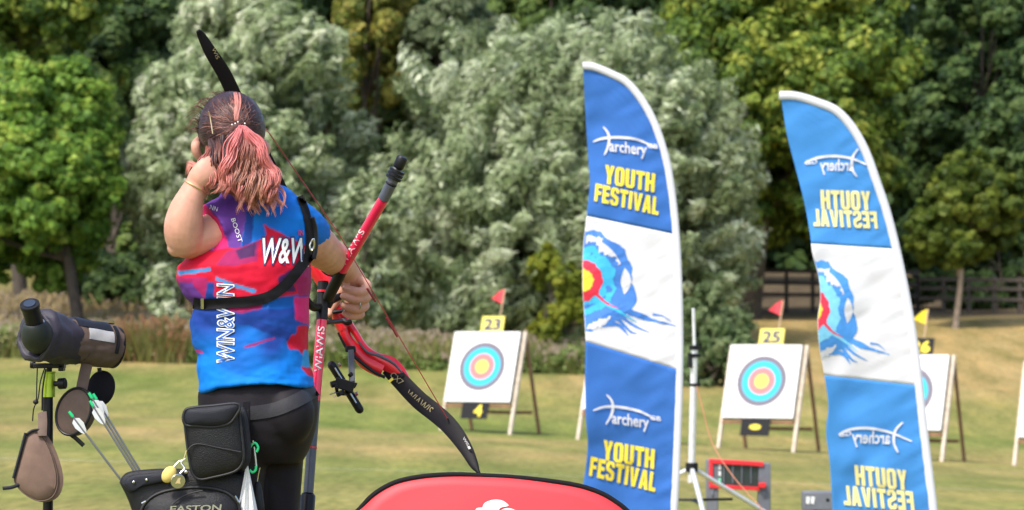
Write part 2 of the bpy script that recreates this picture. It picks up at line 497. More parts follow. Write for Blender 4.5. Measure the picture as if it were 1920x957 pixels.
    xm = N.new('ShaderNodeMapRange'); xm.inputs['From Min'].default_value = 26; xm.inputs['From Max'].default_value = 19; L.new(ab.outputs[0], xm.inputs['Value'])
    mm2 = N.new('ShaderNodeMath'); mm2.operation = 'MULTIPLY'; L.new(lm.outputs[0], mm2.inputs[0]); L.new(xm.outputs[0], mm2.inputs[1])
    c = mix(mm2.outputs[0], c, soil_shade.outputs[0])
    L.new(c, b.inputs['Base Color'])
    bp = N.new('ShaderNodeBump'); bp.inputs['Strength'].default_value = .6; bp.inputs['Distance'].default_value = .05
    L.new(nz(14, 5).outputs[0], bp.inputs['Height']); L.new(bp.outputs[0], b.inputs['Normal'])
    return m
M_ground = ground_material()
ys = np.concatenate([np.linspace(-400, 0, 9), np.linspace(4, 140, 60), np.linspace(150, 900, 26)])
xs = np.concatenate([np.linspace(-500, -30, 10), np.linspace(-25, 25, 41), np.linspace(30, 500, 10)])
gv = [(x, y, gz(x, y)) for y in ys for x in xs]
nx = len(xs)
gf = [(j * nx + i, j * nx + i + 1, (j + 1) * nx + i + 1, (j + 1) * nx + i) for j in range(len(ys) - 1) for i in range(nx - 1)]
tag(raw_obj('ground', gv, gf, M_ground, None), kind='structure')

# painted lane lines
M_paint = mat('chalk line', (.52, .50, .36), .9, var=.35, scale=3)
def paint_line(y0, x0, x1, w):
    mb = MB()
    n = 30
    for k in range(n):
        a = x0 + (x1 - x0) * k / n; b = x0 + (x1 - x0) * (k + 1) / n
        mb.add([(a, y0, gz(a, y0) + .012), (b, y0, gz(b, y0) + .012), (b, y0 + w, gz(b, y0 + w) + .012), (a, y0 + w, gz(a, y0 + w) + .012)], [(0, 1, 2, 3)])
    tag(mb.build('lane_marking', M_paint, smooth=False), kind='structure')
paint_line(32.0, -8, 9, .07)

def np_mesh(name, v, k, c):
    """v: (n*k,3) verts, each k consecutive verts one face, c (n,3) face tints"""
    n = len(v) // k
    me = bpy.data.meshes.new(name)
    me.vertices.add(n * k); me.vertices.foreach_set('co', v.astype(np.float32).ravel())
    me.loops.add(n * k); me.loops.foreach_set('vertex_index', np.arange(n * k, dtype=np.int32))
    me.polygons.add(n); me.polygons.foreach_set('loop_start', np.arange(0, n * k, k, dtype=np.int32))
    me.update(calc_edges=True)
    at = me.attributes.new('tint', 'FLOAT_COLOR', 'FACE')
    a = np.ones((n, 4), np.float32); a[:, :3] = np.clip(c, 0.003, .9)
    at.data.foreach_set('color', a.ravel())
    return me
# ------------------------------------------------------------------ trees
def unit(a): return a / (np.linalg.norm(a, axis=-1, keepdims=True) + 1e-9)

def leaf_cloud(cent, rad, outw, per, size, aspect, pal, follow=0.0, flow=None, squash=.75, jit=.18, ctint=None):
    """cent (n,3) clump centres, rad (n,), outw (n,3) outward directions; returns quads, tints"""
    n = len(cent)
    u = unit(rng.normal(size=(n, per, 3)))
    r = rad[:, None] * (0.35 + .65 * rng.random((n, per)) ** .6)
    off = u * r[..., None]; off[..., 2] *= squash
    p = cent[:, None] + off
    u = unit(off)
    nr = unit((.5 if flow is not None else .8) * u + .45 * outw[:, None] + np.array([0, 0, .3]) + .38 * rng.normal(size=(n, per, 3)))
    t = rng.normal(size=(n, per, 3))
    if flow is not None:
        t = unit(flow[:, None] + .42 * rng.normal(size=(n, per, 3))) * follow + t * (1 - follow) * .5
        along = (off * flow[:, None]).sum(-1, keepdims=True)
        p = cent[:, None] + (off - flow[:, None] * along) * .6 + flow[:, None] * along * 2.1 * (1 - .2 * np.abs(along) / rad[:, None, None])
    t = unit(t - nr * (t * nr).sum(-1, keepdims=True))
    b = np.cross(nr, t)
    s = size * (.55 + .9 * rng.random((n, per, 1)))
    a = t * s * .5; w = b * s * aspect * .5
    v = np.stack([p - a, p + w - a * .1 + nr * s * .06, p + a, p - w - a * .1 - nr * s * .04], 2).reshape(-1, 3)
    pal = np.array(pal)
    if ctint is None: ctint = rng.random(n)
    q = np.clip(ctint[:, None] + rng.normal(0, jit, (n, per)), 0, .999) * (len(pal) - 1)
    i0 = q.astype(int); fr = (q - i0)[..., None]
    c = pal[i0] * (1 - fr) + pal[np.minimum(i0 + 1, len(pal) - 1)] * fr
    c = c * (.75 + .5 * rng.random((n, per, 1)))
    return v, c.reshape(-1, 3)

def crown_clumps(cx, cy, cz, rx, ry, rz, lobes, cl_per, lobe_r, clump_r, low=-.75):
    """lobed crown: clump centres on the surface of lobes spread over an ellipsoid"""
    C = []; O = []; LB = []
    k = 0
    while k < lobes:
        d = unit(rng.normal(size=3))
        if d[2] < low: continue
        k += 1
        f = .45 + .35 * rng.random()
        lc = np.array([cx + d[0] * rx * f, cy + d[1] * ry * f, cz + d[2] * rz * f])
        lr = lobe_r * (.65 + .7 * rng.random())
        dd = unit(unit(rng.normal(size=(cl_per, 3))) + .55 * d)
        sc = np.array([rx, ry, rz]) / max(rx, ry, rz)
        C.append(lc + dd * lr * (.75 + .35 * rng.random((cl_per, 1))) * sc ** .5); O.append(dd); LB.append(lc)
    C = np.concatenate(C); O = np.concatenate(O)
    # keep inside a loose envelope so that the outline follows the photograph
    e = ((C - [cx, cy, cz]) / [rx, ry, rz])
    m = (e ** 2).sum(1) < 1.12
    return C[m], O[m], clump_r * (.6 + .8 * rng.random(m.sum())), LB

def make_tree(name, label, cat, group, pxc, Y, px0, px1, py0, py1, kind, pal, lobes=22, cl=22, per=80, trunk_w=.3,
              trunk_px=None, bark=None, leaf=None, size=.24, aspect=.6, crmul=1.0, depth=None):
    s = Y / F
    x = (pxc - 960) * s; gzz = gz(x, Y)
    root = empty(name, (x, Y, gzz), label, cat, group)
    cx = ((px0 + px1) / 2 - 960) * s; rx = (px1 - px0) / 2 * s
    zt = EYE - (py0 - HORIZON) * s; zb = EYE - (py1 - HORIZON) * s
    cz = (zt + zb) / 2; rz = (zt - zb) / 2
    ry = depth if depth else min(rx, 5.0) * .85
    lr = min(rx, rz) * .36
    cl = int(cl * 1.5); per = int(per * .72)
    C, O, Rr, LB = crown_clumps(cx, Y, cz, rx, ry, rz, lobes, cl, lr, lr * .27 * crmul)
    tin = np.clip(.5 + .22 * rng.normal(size=len(C)) + .18 * np.array([noise.noise(Vector(p) * .35) for p in C]), 0, 1)
    flow = None; follow = 0
    if kind == 'willow':
        flow = unit(O * .75 + np.array([.22, -.15, .75]) + .28 * rng.normal(size=O.shape)); follow = .92
    v, c = leaf_cloud(C, Rr, O, per, size, aspect, pal, follow, flow, ctint=tin)
    me = np_mesh(name + '_crown', v, 4, c)
    me.materials.append(leaf or M_leaf)
    o = bpy.data.objects.new('crown', me); col.objects.link(o); o.parent = root; o.location = (-x, -Y, -gzz)
    mb = MB()
    top = np.array([cx * .6 + x * .4, Y, cz + rz * .35])
    base = np.array([x, Y, gzz - .15])
    mid = base * .55 + top * .45 + np.array([rng.normal() * .15, rng.normal() * .15, 0])
    mb.tube([base, base + [0, 0, .25], mid, top], [trunk_w * 1.35, trunk_w, trunk_w * .75, trunk_w * .2], n=9)
    for lc in LB[:12]:
        st = base * .6 + top * .4 if rng.random() < .5 else mid * .6 + top * .4
        m2 = (st + lc) / 2 + np.array([0, 0, -.06 * np.linalg.norm(lc - st)]) + rng.normal(size=3) * .1
        mb.tube([st, m2, lc], [trunk_w * .4, trunk_w * .26, trunk_w * .07], n=6, sub=3)
    mb.build('trunk', bark or M_bark, root)
    return root

WIL = [(0.127, 0.182, 0.066), (0.215, 0.281, 0.116), (0.33, 0.402, 0.198), (0.462, 0.528, 0.319), (0.638, 0.66, 0.484)]
WIL2 = [(0.11, 0.165, 0.061), (0.193, 0.253, 0.105), (0.303, 0.369, 0.182), (0.429, 0.495, 0.297), (0.616, 0.66, 0.473)]
OAK = [(0.04, 0.082, 0.014), (0.089, 0.16, 0.023), (0.165, 0.245, 0.034), (0.257, 0.325, 0.048), (0.365, 0.393, 0.063)]
LIME = [(0.058, 0.122, 0.019), (0.104, 0.209, 0.029), (0.168, 0.302, 0.041), (0.244, 0.383, 0.052), (0.348, 0.429, 0.07)]
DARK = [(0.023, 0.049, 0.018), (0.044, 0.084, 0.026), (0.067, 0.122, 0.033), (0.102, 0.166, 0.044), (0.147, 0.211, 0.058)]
MIDG = [(0.048, 0.09, 0.024), (0.096, 0.156, 0.036), (0.156, 0.234, 0.05), (0.24, 0.306, 0.072)]
AUT = [(.09, .13, .025), (.17, .21, .035), (.28, .28, .05), (.40, .33, .08)]
GREY = [(0.065, 0.098, 0.039), (0.117, 0.156, 0.072), (0.182, 0.227, 0.111), (0.247, 0.286, 0.156)]

# two silver willows
make_tree('willow_tree', 'silver grey leaved willow directly behind the archer', 'tree', 'silver willows', 470, 106, 225, 720, -50, 730,
          'willow', WIL, 44, 30, 185, .3, leaf=M_willow, size=.31, aspect=.18, crmul=1.0)
make_tree('willow_tree', 'widest silver willow, between the archer and the left feather flag', 'tree', 'silver willows', 1030, 105, 690, 1400, 35, 750,
          'willow', WIL2, 60, 30, 195, .35, leaf=M_willow, size=.31, aspect=.18, crmul=.95)
make_tree('willow_bush', 'low silvery willow bush at the left foot of the archer side willow', 'bush', None, 330, 99, 270, 420, 470, 700,
          'willow', WIL, 8, 14, 70, .06, leaf=M_willow, size=.34, aspect=.22)
make_tree('willow_bush', 'mid height silvery willow bush behind the red stabiliser rod', 'bush', None, 640, 100, 540, 780, 270, 720,
          'willow', WIL2, 14, 18, 80, .08, leaf=M_willow, size=.36, aspect=.22)
# left
make_tree('lime_tree', 'bright green leafy tree at the left edge of the photo', 'tree', None, 150, 104, -170, 235, 85, 590,
          'broad', LIME, 42, 28, 135, .22, size=.20, aspect=.65)
make_tree('ash_tree', 'mid green tree with yellowing tops behind the bright green left tree', 'tree', None, 40, 122, -200, 250, -160, 260,
          'broad', OAK, 26, 22, 75, .3, size=.3)
make_tree('ash_tree', 'dim olive tree squeezed between the bright left tree and the archer side willow', 'tree', None, 205, 116, 120, 290, 110, 600,
          'broad', MIDG, 18, 20, 70, .2, size=.28)
# right
make_tree('maple_tree', 'large yellow green maple behind both feather flags', 'tree', None, 1405, 116, 1160, 1740, -110, 520,
          'broad', OAK, 54, 30, 140, .42, size=.235, aspect=.7)
make_tree('maple_tree', 'small round young maple with a pale trunk by the rail fence', 'tree', None, 1792, 112, 1690, 1915, 265, 550,
          'broad', [(.03, .055, .008), (.065, .105, .012), (.12, .165, .02), (.18, .215, .03)], 20, 20, 75, .11, bark=M_barkpale, size=.25, aspect=.7)
# shrubs in front
make_tree('shrub', 'yellow green shrub beside the left edge of the left feather flag', 'bush', None, 1050, 96, 985, 1130, 430, 690,
          'broad', [(.09, .13, .012), (.16, .20, .018), (.24, .27, .025), (.33, .34, .04)], 12, 16, 60, .06, size=.2)
make_tree('shrub', 'pale green shrub between the light stand and the target numbered 25', 'bush', None, 1330, 90, 1245, 1440, 535, 830,
          'willow', [(.09, .15, .055), (.14, .21, .08), (.20, .27, .12), (.28, .34, .17)], 16, 18, 70, .06, size=.26, aspect=.3)
make_tree('shrub', 'small dark green shrub at the foot of the large maple', 'bush', None, 1310, 108, 1265, 1415, 400, 720,
          'broad', [(.03, .055, .018), (.055, .09, .03), (.10, .14, .05), (.15, .19, .08)], 12, 16, 60, .06, size=.22)
# wood behind: every tree one can tell apart
back = [
    (-20, 140, -240, 160, -260, 420, MIDG, 'dull green wood tree at the top left corner'),
    (250, 132, 120, 420, -220, 420, DARK, 'very dark wood tree left of the archer side willow'),
    (480, 150, 320, 700, -280, 300, DARK, 'dark wood tree rising above the archer side willow'),
    (690, 128, 615, 775, -160, 300, AUT, 'yellow brown tree in the gap between the two willows'),
    (850, 126, 760, 960, -60, 320, GREY, 'grey green sallow above the widest willow'),
    (1030, 140, 900, 1180, -220, 360, MIDG, 'green wood tree above the middle of the widest willow'),
    (1140, 132, 1030, 1260, -160, 380, DARK, 'dark green wood tree at the top left of the left feather flag'),
    (1560, 140, 1380, 1760, -260, 500, DARK, 'shaded wood tree behind the large maple'),
    (1830, 132, 1690, 2010, -240, 520, DARK, 'dark wood tree behind the young maple'),
    (1930, 126, 1820, 2120, 60, 560, DARK, 'shaded tree at the right edge of the photo'),
    (600, 165, 400, 860, -320, 420, DARK, 'distant dark tree deep in the wood behind the yellow brown tree'),
    (1280, 160, 1080, 1500, -320, 480, DARK, 'distant dark tree deep in the wood left of the large maple'),
]
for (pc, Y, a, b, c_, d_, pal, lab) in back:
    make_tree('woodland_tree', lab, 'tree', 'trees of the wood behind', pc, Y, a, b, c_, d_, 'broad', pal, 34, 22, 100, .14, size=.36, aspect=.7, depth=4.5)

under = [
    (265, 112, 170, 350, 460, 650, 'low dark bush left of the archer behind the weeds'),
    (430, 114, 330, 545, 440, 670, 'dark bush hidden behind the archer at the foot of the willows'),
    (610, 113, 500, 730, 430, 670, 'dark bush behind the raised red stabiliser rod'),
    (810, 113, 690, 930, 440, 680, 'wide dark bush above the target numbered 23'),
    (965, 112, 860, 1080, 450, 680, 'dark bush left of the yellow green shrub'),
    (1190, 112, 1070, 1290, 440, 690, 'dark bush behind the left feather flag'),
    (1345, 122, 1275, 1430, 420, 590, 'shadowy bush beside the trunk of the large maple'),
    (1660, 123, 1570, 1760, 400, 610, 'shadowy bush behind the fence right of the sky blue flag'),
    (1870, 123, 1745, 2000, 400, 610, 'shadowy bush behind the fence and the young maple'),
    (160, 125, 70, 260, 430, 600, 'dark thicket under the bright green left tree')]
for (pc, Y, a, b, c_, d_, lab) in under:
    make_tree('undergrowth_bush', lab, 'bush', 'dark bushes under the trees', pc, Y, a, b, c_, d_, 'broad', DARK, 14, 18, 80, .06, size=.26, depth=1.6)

# the wood mass further up the hill
def far_wood():
    C = []; O = []
    for k in range(6500):
        x = rng.uniform(-45, 45) if k < 3000 else rng.uniform(45, 130) * (1 if k % 2 else -1); y = rng.uniform(182, 205)
        z = gz(x, y) + rng.uniform(0, 22)
        C.append((x, y, z)); O.append((0, -.8, .4))
    C = np.array(C); O = np.array(O)
    v, c = leaf_cloud(C, np.full(len(C), 1.9), O, 60, .8, .7, DARK, ctint=np.clip(rng.normal(.4, .2, len(C)), 0, 1))
    me = np_mesh('wood', v, 4, c); me.materials.append(M_leaf)
    o = bpy.data.objects.new('distant_wood', me); col.objects.link(o)
    tag(o, 'dark wooded hillside closing the view behind the trees', 'wood', kind='stuff')
far_wood()

# tall weeds and seeding grasses along the far edge of the mown field
def weeds(name, label, x0, x1, y0, y1, h0, h1, n, pal, seed_pal, seed=.5, w=.028, leafy=0):
    x = rng.uniform(x0, x1, n); y = rng.uniform(y0, y1, n)
    pn = np.array([noise.noise(Vector((a * .35, b * .3, 7))) for a, b in zip(x, y)])
    h = (h0 + (h1 - h0) * rng.random(n) ** 1.3) * (1 + .8 * pn)
    z = np.array([gz(a, b) for a, b in zip(x, y)])
    lean = rng.normal(0, .30, (n, 2)) + np.array([.08, 0])
    top = np.stack([x + lean[:, 0] * h, y + lean[:, 1] * h, z + h], 1)
    base = np.stack([x, y, z - .05], 1)
    ww = w * (.6 + .9 * rng.random((n, 1))) * np.array([[1., .3, 0]])
    v = np.stack([base - ww, base + ww, top + ww * .5, top - ww * .5], 1)
    pal = np.array(pal)
    q = np.clip(.5 + pn * 1.1 + rng.normal(0, .2, n), 0, .999) * len(pal)
    c = pal[q.astype(int)] * (.75 + .5 * rng.random((n, 1)))
    m = rng.random(n) < seed
    ns = m.sum()
    st = np.repeat(top[m], 3, 0) + rng.normal(0, .05, (ns * 3, 3)); hw = .02 + .035 * rng.random((ns * 3, 1))
    dx = np.array([[1., 0, 0]]) * hw; dz = np.array([[.1, 0, 1.]]) * hw * 1.7
    v2 = np.stack([st - dx, st - dz, st + dx, st + dz], 1)
    sp = np.array(seed_pal)
    c2 = sp[rng.integers(0, len(sp), ns * 3)] * (.75 + .5 * rng.random((ns * 3, 1)))
    V = [v.reshape(-1, 3), v2.reshape(-1, 3)]; CC = [c, c2]
    if leafy:
        lx_ = rng.uniform(x0, x1, leafy); ly_ = rng.uniform(y0, y1, leafy)
        lz_ = np.array([gz(a, b) for a, b in zip(lx_, ly_)])
        bump_ = np.array([noise.noise(Vector((a * .6, b * .4, 2))) for a in lx_ for b in [y0]])
        ctr_ = np.stack([lx_, ly_, lz_ + h1 * rng.random(leafy) * np.clip(.55 + .9 * bump_, .1, 1.1)], 1)
        v3, c3 = leaf_cloud(ctr_, rng.uniform(.14, .34, leafy), np.tile([0, -.5, .6], (leafy, 1)), 26, .16, .45,
                            [(.07, .12, .025), (.13, .19, .04), (.20, .25, .07), (.30, .28, .12)], ctint=np.clip(.4 + .6 * bump_ + rng.normal(0, .18, leafy), 0, 1))
        V.append(v3); CC.append(c3)
    me = np_mesh(name, np.concatenate(V), 4, np.concatenate(CC))
    me.materials.append(M_weed)
    o = bpy.data.objects.new(name, me); col.objects.link(o)
    tag(o, label, 'tall grass', kind='stuff')
WP = [(.13, .17, .045), (.19, .23, .06), (.27, .28, .09), (.36, .30, .13)]
SP = [(.33, .26, .17), (.38, .30, .22), (.26, .23, .13), (.42, .34, .26)]
weeds('tall_grass', 'belt of tall green weeds with beige seed heads along the far edge of the mown field', -24, 7.1, 93.3, 98, .32, .82, 25000, WP, SP, .2, leafy=4600)
weeds('rough_grass', 'dry tan rough grass on the bank at the left', -30, -9, 99, 121, .35, .7, 17000, [(.33, .25, .12), (.40, .31, .16), (.46, .36, .19)], SP, .15, .05)
weeds('dock_stalks', 'rust brown dock stalks standing in the weeds left of the archer', -12.0, -9.2, 92.9, 94, .6, 1.0, 300, [(.22, .13, .06), (.27, .16, .07), (.20, .20, .06)], [(.25, .13, .07), (.30, .18, .09)], .7, .025)

# ------------------------------------------------------------------ rail fence
def fence(label, p0, p1, Y0, Y1, rows0, rows1, mtl, nposts):
    a = P(p0, 0, Y0); b = P(p1, 0, Y1)
    root = empty('rail_fence', (a.x, a.y, gz(a.x, a.y)), label, 'fence', 'rail fences')
    for k in range(nposts):
        t = k / (nposts - 1)
        x = a.x + (b.x - a.x) * t; y = a.y + (b.y - a.y) * t
        zt = EYE - (rows0[0] + (rows1[0] - rows0[0]) * t - 6 - HORIZON) / F * y
        mb = MB(); mb.box((x, y, (gz(x, y) - .1 + zt) / 2), (.13, .13, zt - gz(x, y) + .1))
        mb.build('post', mtl, root, bevel=.01)
    for r0, r1 in zip(rows0, rows1):
        mb = MB(); mb.bar(P(p0, r0, Y0 - .085), P(p1, r1, Y1 - .085), .04, .13)
        mb.build('rail', mtl, root, bevel=.008)
fence('dark stained rail fence behind the right feather flag', 1425, 1720, 119, 120, [508, 530, 552], [512, 535, 556], M_fencedark, 7)
fence('weathered grey rail fence behind the young maple', 1722, 1960, 120, 118, [524, 541, 560], [526, 543, 563], M_fence, 6)

# ------------------------------------------------------------------ archery targets
def target_parts(root, part):
    W, H = 1.34, 1.34
    lean = R(19); up = Vector((0, math.sin(lean), math.cos(lean))); nrm = Vector((0, -math.cos(lean), math.sin(lean)))
    def on(u, w, d=0): return Vector((u, 0, 0)) + up * w + nrm * d
    w0 = .56
    rotm = Matrix((Vector((1, 0, 0)), -nrm, up)).transposed()
    mb = MB(); mb.box(on(0, w0 + H / 2, .06), (W, .10, H), rotm); part(mb, 'boss', M_straw, .008)
    mb = MB(); mb.box(on(0, w0 + H / 2, .115), (W - .01, .006, H - .01), rotm); part(mb, 'target_sheet', M_boardwhite, None)
    ctr = w0 + H * .5
    rad = [.46, .365, .245, .13]
    names = [('outer_ring', M_f_grey), ('blue_ring', M_f_blue), ('pink_ring', M_f_red), ('gold_centre', M_f_yel)]
    for i, (r, (nm, mt)) in enumerate(zip(rad, names)):
        ri = rad[i + 1] if i < 3 else 0
        mb = MB(); n = 48
        d = .1205 + .001 * i
        if ri:
            vs_ = [on(r * math.cos(k * 2 * math.pi / n), ctr + r * math.sin(k * 2 * math.pi / n), d) for k in range(n)] + \
                  [on(ri * math.cos(k * 2 * math.pi / n), ctr + ri * math.sin(k * 2 * math.pi / n), d) for k in range(n)]
            mb.add(vs_, [(k, (k + 1) % n, n + (k + 1) % n, n + k) for k in range(n)])
        else:
            mb.add([on(r * math.cos(k * 2 * math.pi / n), ctr + r * math.sin(k * 2 * math.pi / n), d) for k in range(n)], [tuple(range(n))])
        part(mb, nm, mt, None)
    mb = MB()
    ri, ro = .245, .255
    n = 48
    for sx in (-1, 1):
        mb = MB(); mb.bar(on(sx * (W / 2 + .035), -.02, -.02), on(sx * (W / 2 + .035), w0 + H + .03, -.02), .06, .07); part(mb, 'front_leg', M_wood_pale, .006)
        mb = MB(); tp = on(sx * (W / 2 + .02), w0 + H - .06, -.09)
        mb.bar(tp, Vector((sx * (W / 2 + .02), 1.22, -.03)), .05, .06); part(mb, 'rear_leg', M_wood_dark, .006)
    mb = MB(); mb.bar(on(-W / 2, w0 - .045, .02), on(W / 2, w0 - .045, .02), .10, .06); part(mb, 'ledge', M_wood_dark, .006)
    mb = MB(); mb.bar((-W / 2, .98, .36), (W / 2, .98, .36), .04, .06); part(mb, 'brace', M_wood_dark, .006)
    return on, up, nrm, w0, H

def make_target(px_mid, py_foot, Y, label, plate, plate_bg, plate_fg, low, pennant, proto=None, pc=.07):
    x = (px_mid - 960) / F * Y
    z = EYE - (py_foot - HORIZON) / F * Y
    root = empty('archery_target', (x, Y, z), label, 'archery target', 'archery targets on easels', rz=R(-27))
    def part(mb, name, mt, bevel, parent=root):
        o = mb.build(name, mt, parent, bevel=bevel, local=True)
        return o
    if proto is None:
        fr = target_parts(root, part)
        root['_'] = 0; del root['_']
    else:
        for ch in proto[0].children:
            if ch.name.split('.')[0] in ('number_plate', 'lane_plate', 'pennant'): continue
            c = ch.copy(); col.objects.link(c); c.parent = root
        fr = proto[1]
    on, up, nrm, w0, H = fr
    T = w0 + H
    def lettering(s, cx, cw, w, h, d, mt, parent, nm='digits'):
        mb = MB()
        put_text(mb, s, (cx - w / 2, cw - h / 2), (w, 0), (0, h), lambda a, b: on(a, b, d), bold=.03)
        o = part(mb, nm, mt, None, parent)
    if plate:
        mb = MB(); mb.box(on(pc, T + .14, .10), (.46, .012, .32), Matrix((Vector((1, 0, 0)), -nrm, up)).transposed())
        o = part(mb, 'number_plate', plate_bg, .004)
        lettering(plate, pc, T + .14, .34 if len(plate) > 1 else .15, .22, .112, plate_fg, o)
    if low is not None:
        mb = MB(); mb.box(on(0, w0 - .17, .13), (.54, .012, .31), Matrix((Vector((1, 0, 0)), -nrm, up)).transposed())
        o = part(mb, 'lane_plate', M_plateblk, .004)
        if low == '.':
            mb = MB(); mb.prism([on(.12 * math.cos(k * .3927) * (1 if k % 2 else .8), w0 - .17 + .05 * math.sin(k * .3927), .139) for k in range(16)], nrm * .002)
            part(mb, 'label_mark', M_yellow, None, o)
        else:
            lettering(low, .07, w0 - .17, .17, .23, .1385, M_yellow, o)
    if pennant:
        mb = MB(); mb.tube([on(.12, T - .1, -.03), on(.14, T + .86, -.03)], .013, n=8, sub=1)
        o = part(mb, 'pennant', M_wood, None)
        mb = MB()
        g = 6
        rows = []
        for i in range(g + 1):
            t = i / g
            xx = .14 - .27 * t; hh = .15 * (1 - t)
            dd = -.03 + .03 * math.sin(t * 5)
            rows.append([on(xx, T + .72 - hh - .02 * t, dd), on(xx, T + .72 + hh - .02 * t, dd)])
        mb.rings([[*r, r[1] + nrm * -.004, r[0] + nrm * -.004] for r in rows])
        part(mb, 'pennant_cloth', pennant, None, o)
    return root, fr
pt = make_target(890, 813, 60, 'archery target on easel with yellow number plate 23 and black plate 4 below', '23', M_plateyel, M_navy, '4', M_flagred)
make_target(1150, 829, 58.7, 'archery target hidden behind the left feather flag, only its pale left leg showing', None, None, None, None, None, pt)
make_target(1416, 846, 57.5, 'archery target on easel with yellow number plate 25 and red pennant', '25', M_plateyel, M_navy, '.', M_flagred, pt)
make_target(1690, 870, 56, 'archery target half hidden by the right feather flag, with black plate 26 and yellow pennant', '26', M_plateblk, M_yellow, None, M_flagyel, pt, .14)
make_target(1977, 886, 55, 'archery target cut off by the right edge, one pale leg showing', None, None, None, None, None, pt)

# ------------------------------------------------------------------ feather flags
def feather_flag(label, D, left, right, bands, cloth, logo, words, emblem, mirror, yel, blue, cyan, sw):
    lx = [p[0] for p in left]; ly = [p[1] for p in left]; rx_ = [p[0] for p in right]; ry_ = [p[1] for p in right]
    def L(y): return interp(y, ly, lx)
    def Rt(y): return interp(y, ry_, rx_)
    # smooth edges
    ls = catmull(left, 8); rs = catmull(right, 8)
    lx = [p[0] for p in ls]; ly = [p[1] for p in ls]; rx_ = [p[0] for p in rs]; ry_ = [p[1] for p in rs]
    ytop = right[0][1]
    def rip(x, y):
        u = (Rt(max(y, ytop + 2)) - x) / 180.0          # 0 at the pole
        k = min(1, max(0, u))
        n0 = noise.noise(Vector((x / 90, y / 120, D + 3)))
        w = k * (.016 * math.sin((y + .55 * x) / 62.0 + 1.0) + .005 * (1 + 1.6 * n0) * math.sin((y * .8 + .9 * x) / 19.0 + 3 * n0) + .003 * math.sin((y - .6 * x) / 15.0))
        n1 = noise.noise(Vector(((x * .9 - y * .35) / 46, (y + .5 * x) / 9.0, D)))
        w += .0075 * n1 * math.exp(-u * 1.6) + .003 * math.sin((y + .5 * x) / 6.5 + 4 * n0) * math.exp(-u * 2.4)
        n_ = noise.noise(Vector((x / 70, y / 45, D)))
        return w + .022 * k * n_ + .07 * k * k * math.sin(y / 150.0 + D)
    def S(off=0.0):
        return lambda x, y: P(x, y, D + rip(x, y) + off)
    base_px = (right[-1][0], right[-1][1])
    foot = P(base_px[0] - 2, base_px[1], D)
    gx, gzv = foot.x, gz(foot.x, D)
    root = empty('feather_flag', (gx, D, gzv), label, 'feather flag', 'feather flags')
    yl = bands['l']; yr = bands['r']          # top, seam, seam, bottom
    vs_seg = [46, 40, 50]
    rows = []
    segs = []
    for s in range(3):
        for i in range(vs_seg[s]):
            t = i / vs_seg[s]
            rows.append((yl[s] + (yl[s + 1] - yl[s]) * t, yr[s] + (yr[s + 1] - yr[s]) * t)); segs.append(s)
    rows.append((yl[3], yr[3]))
    nu = 44
    surf = S()
    grid = []
    for (a, b) in rows:
        xa, xb = L(a), Rt(b) - sw * .5
        xb = max(xb, xa + .5)
        grid.append([surf(xa + (xb - xa) * k / nu, a + (b - a) * k / nu) for k in range(nu + 1)])
    nm = ['upper_panel', 'middle_panel', 'lower_panel']
    base = 0
    panels = []
    for s in range(3):
        r0 = sum(vs_seg[:s]); r1 = r0 + vs_seg[s]
        mb = MB(); fl = [p for g in grid[r0:r1 + 1] for p in g]; n = nu + 1
        mb.add(fl, [(j * n + k, j * n + k + 1, (j + 1) * n + k + 1, (j + 1) * n + k) for j in range(r1 - r0) for k in range(nu)])
        o = mb.build(nm[s], cloth if s != 1 else M_flagwhite, root, angle=180)
        so = o.modifiers.new('thick', 'SOLIDIFY'); so.thickness = .0012; so.offset = 0
        panels.append(o)
    # pole sleeve and pole
    mb = MB()
    pts = [P(x - sw * .42, y + (sw * .35 if i < 3 else 0), D) for i, (x, y) in enumerate(right)]
    pts[0] = P(right[0][0], right[0][1] + sw * .45, D)
    rp = sw * .5 / F * D
    mb.tube(pts, [(rp * .6, rp)] * len(pts), n=12, sub=8, dirn=(0, 1, 0))
    sl = mb.build('pole_sleeve', M_flagwhite, root)
    mb = MB(); mb.tube([pts[-1], Vector((gx, D, gzv))], .012, n=10, sub=1)
    mb.build('pole', M_carbon, root)
    mb = MB(); mb.tube([(gx, D, gzv), (gx, D, gzv + .06)], [.2, .16], n=24, sub=1); mb.build('base', M_black, root)
    # prints on both faces
    def both(name, mt, fn, parent, d):
        mb = MB()
        for sg in (-1, 1):
            fn(mb, S(sg * d))
        mb.build(name, mt, parent, smooth=False)
    for part_i, lg in zip((0, 2), logo):
        def draw(mb, sf, lg=lg):
            put_text(mb, 'archery', lg['o'], lg['ux'], lg['uy'], sf, bold=.022, ref=0, mirror=mirror)
            put_text(mb, 'GB', lg['go'], lg['gx'], lg['gy'], sf, bold=.03, ref=0, mirror=mirror)
            for arc, w in lg['arcs']:
                pts_ = catmull(arc, 8); m = len(pts_)
                vv = []
                for i, p in enumerate(pts_):
                    q = pts_[min(i + 1, m - 1)] - pts_[max(i - 1, 0)]; q = q / (np.linalg.norm(q) + 1e-9)
                    ww = w * (.35 + .65 * math.sin(math.pi * i / (m - 1)) ** .6)
                    vv += [sf(p[0] - q[1] * ww, p[1] + q[0] * ww), sf(p[0] + q[1] * ww, p[1] - q[0] * ww)]
                mb.add(vv, [(2 * i, 2 * i + 1, 2 * i + 3, 2 * i + 2) for i in range(m - 1)])
        both('logo_print', M_flagwhite, draw, panels[part_i], .009)
    for part_i, wd in zip((0, 2), words):
        def draw(mb, sf, wd=wd):
            for s_, o_, ux_, uy_ in wd:
                put_block(mb, s_, o_, ux_, uy_, sf, mirror)
        both('word_print', yel, draw, panels[part_i], .009)
    # target splash emblem
    cx, cy, sc, kx = emblem
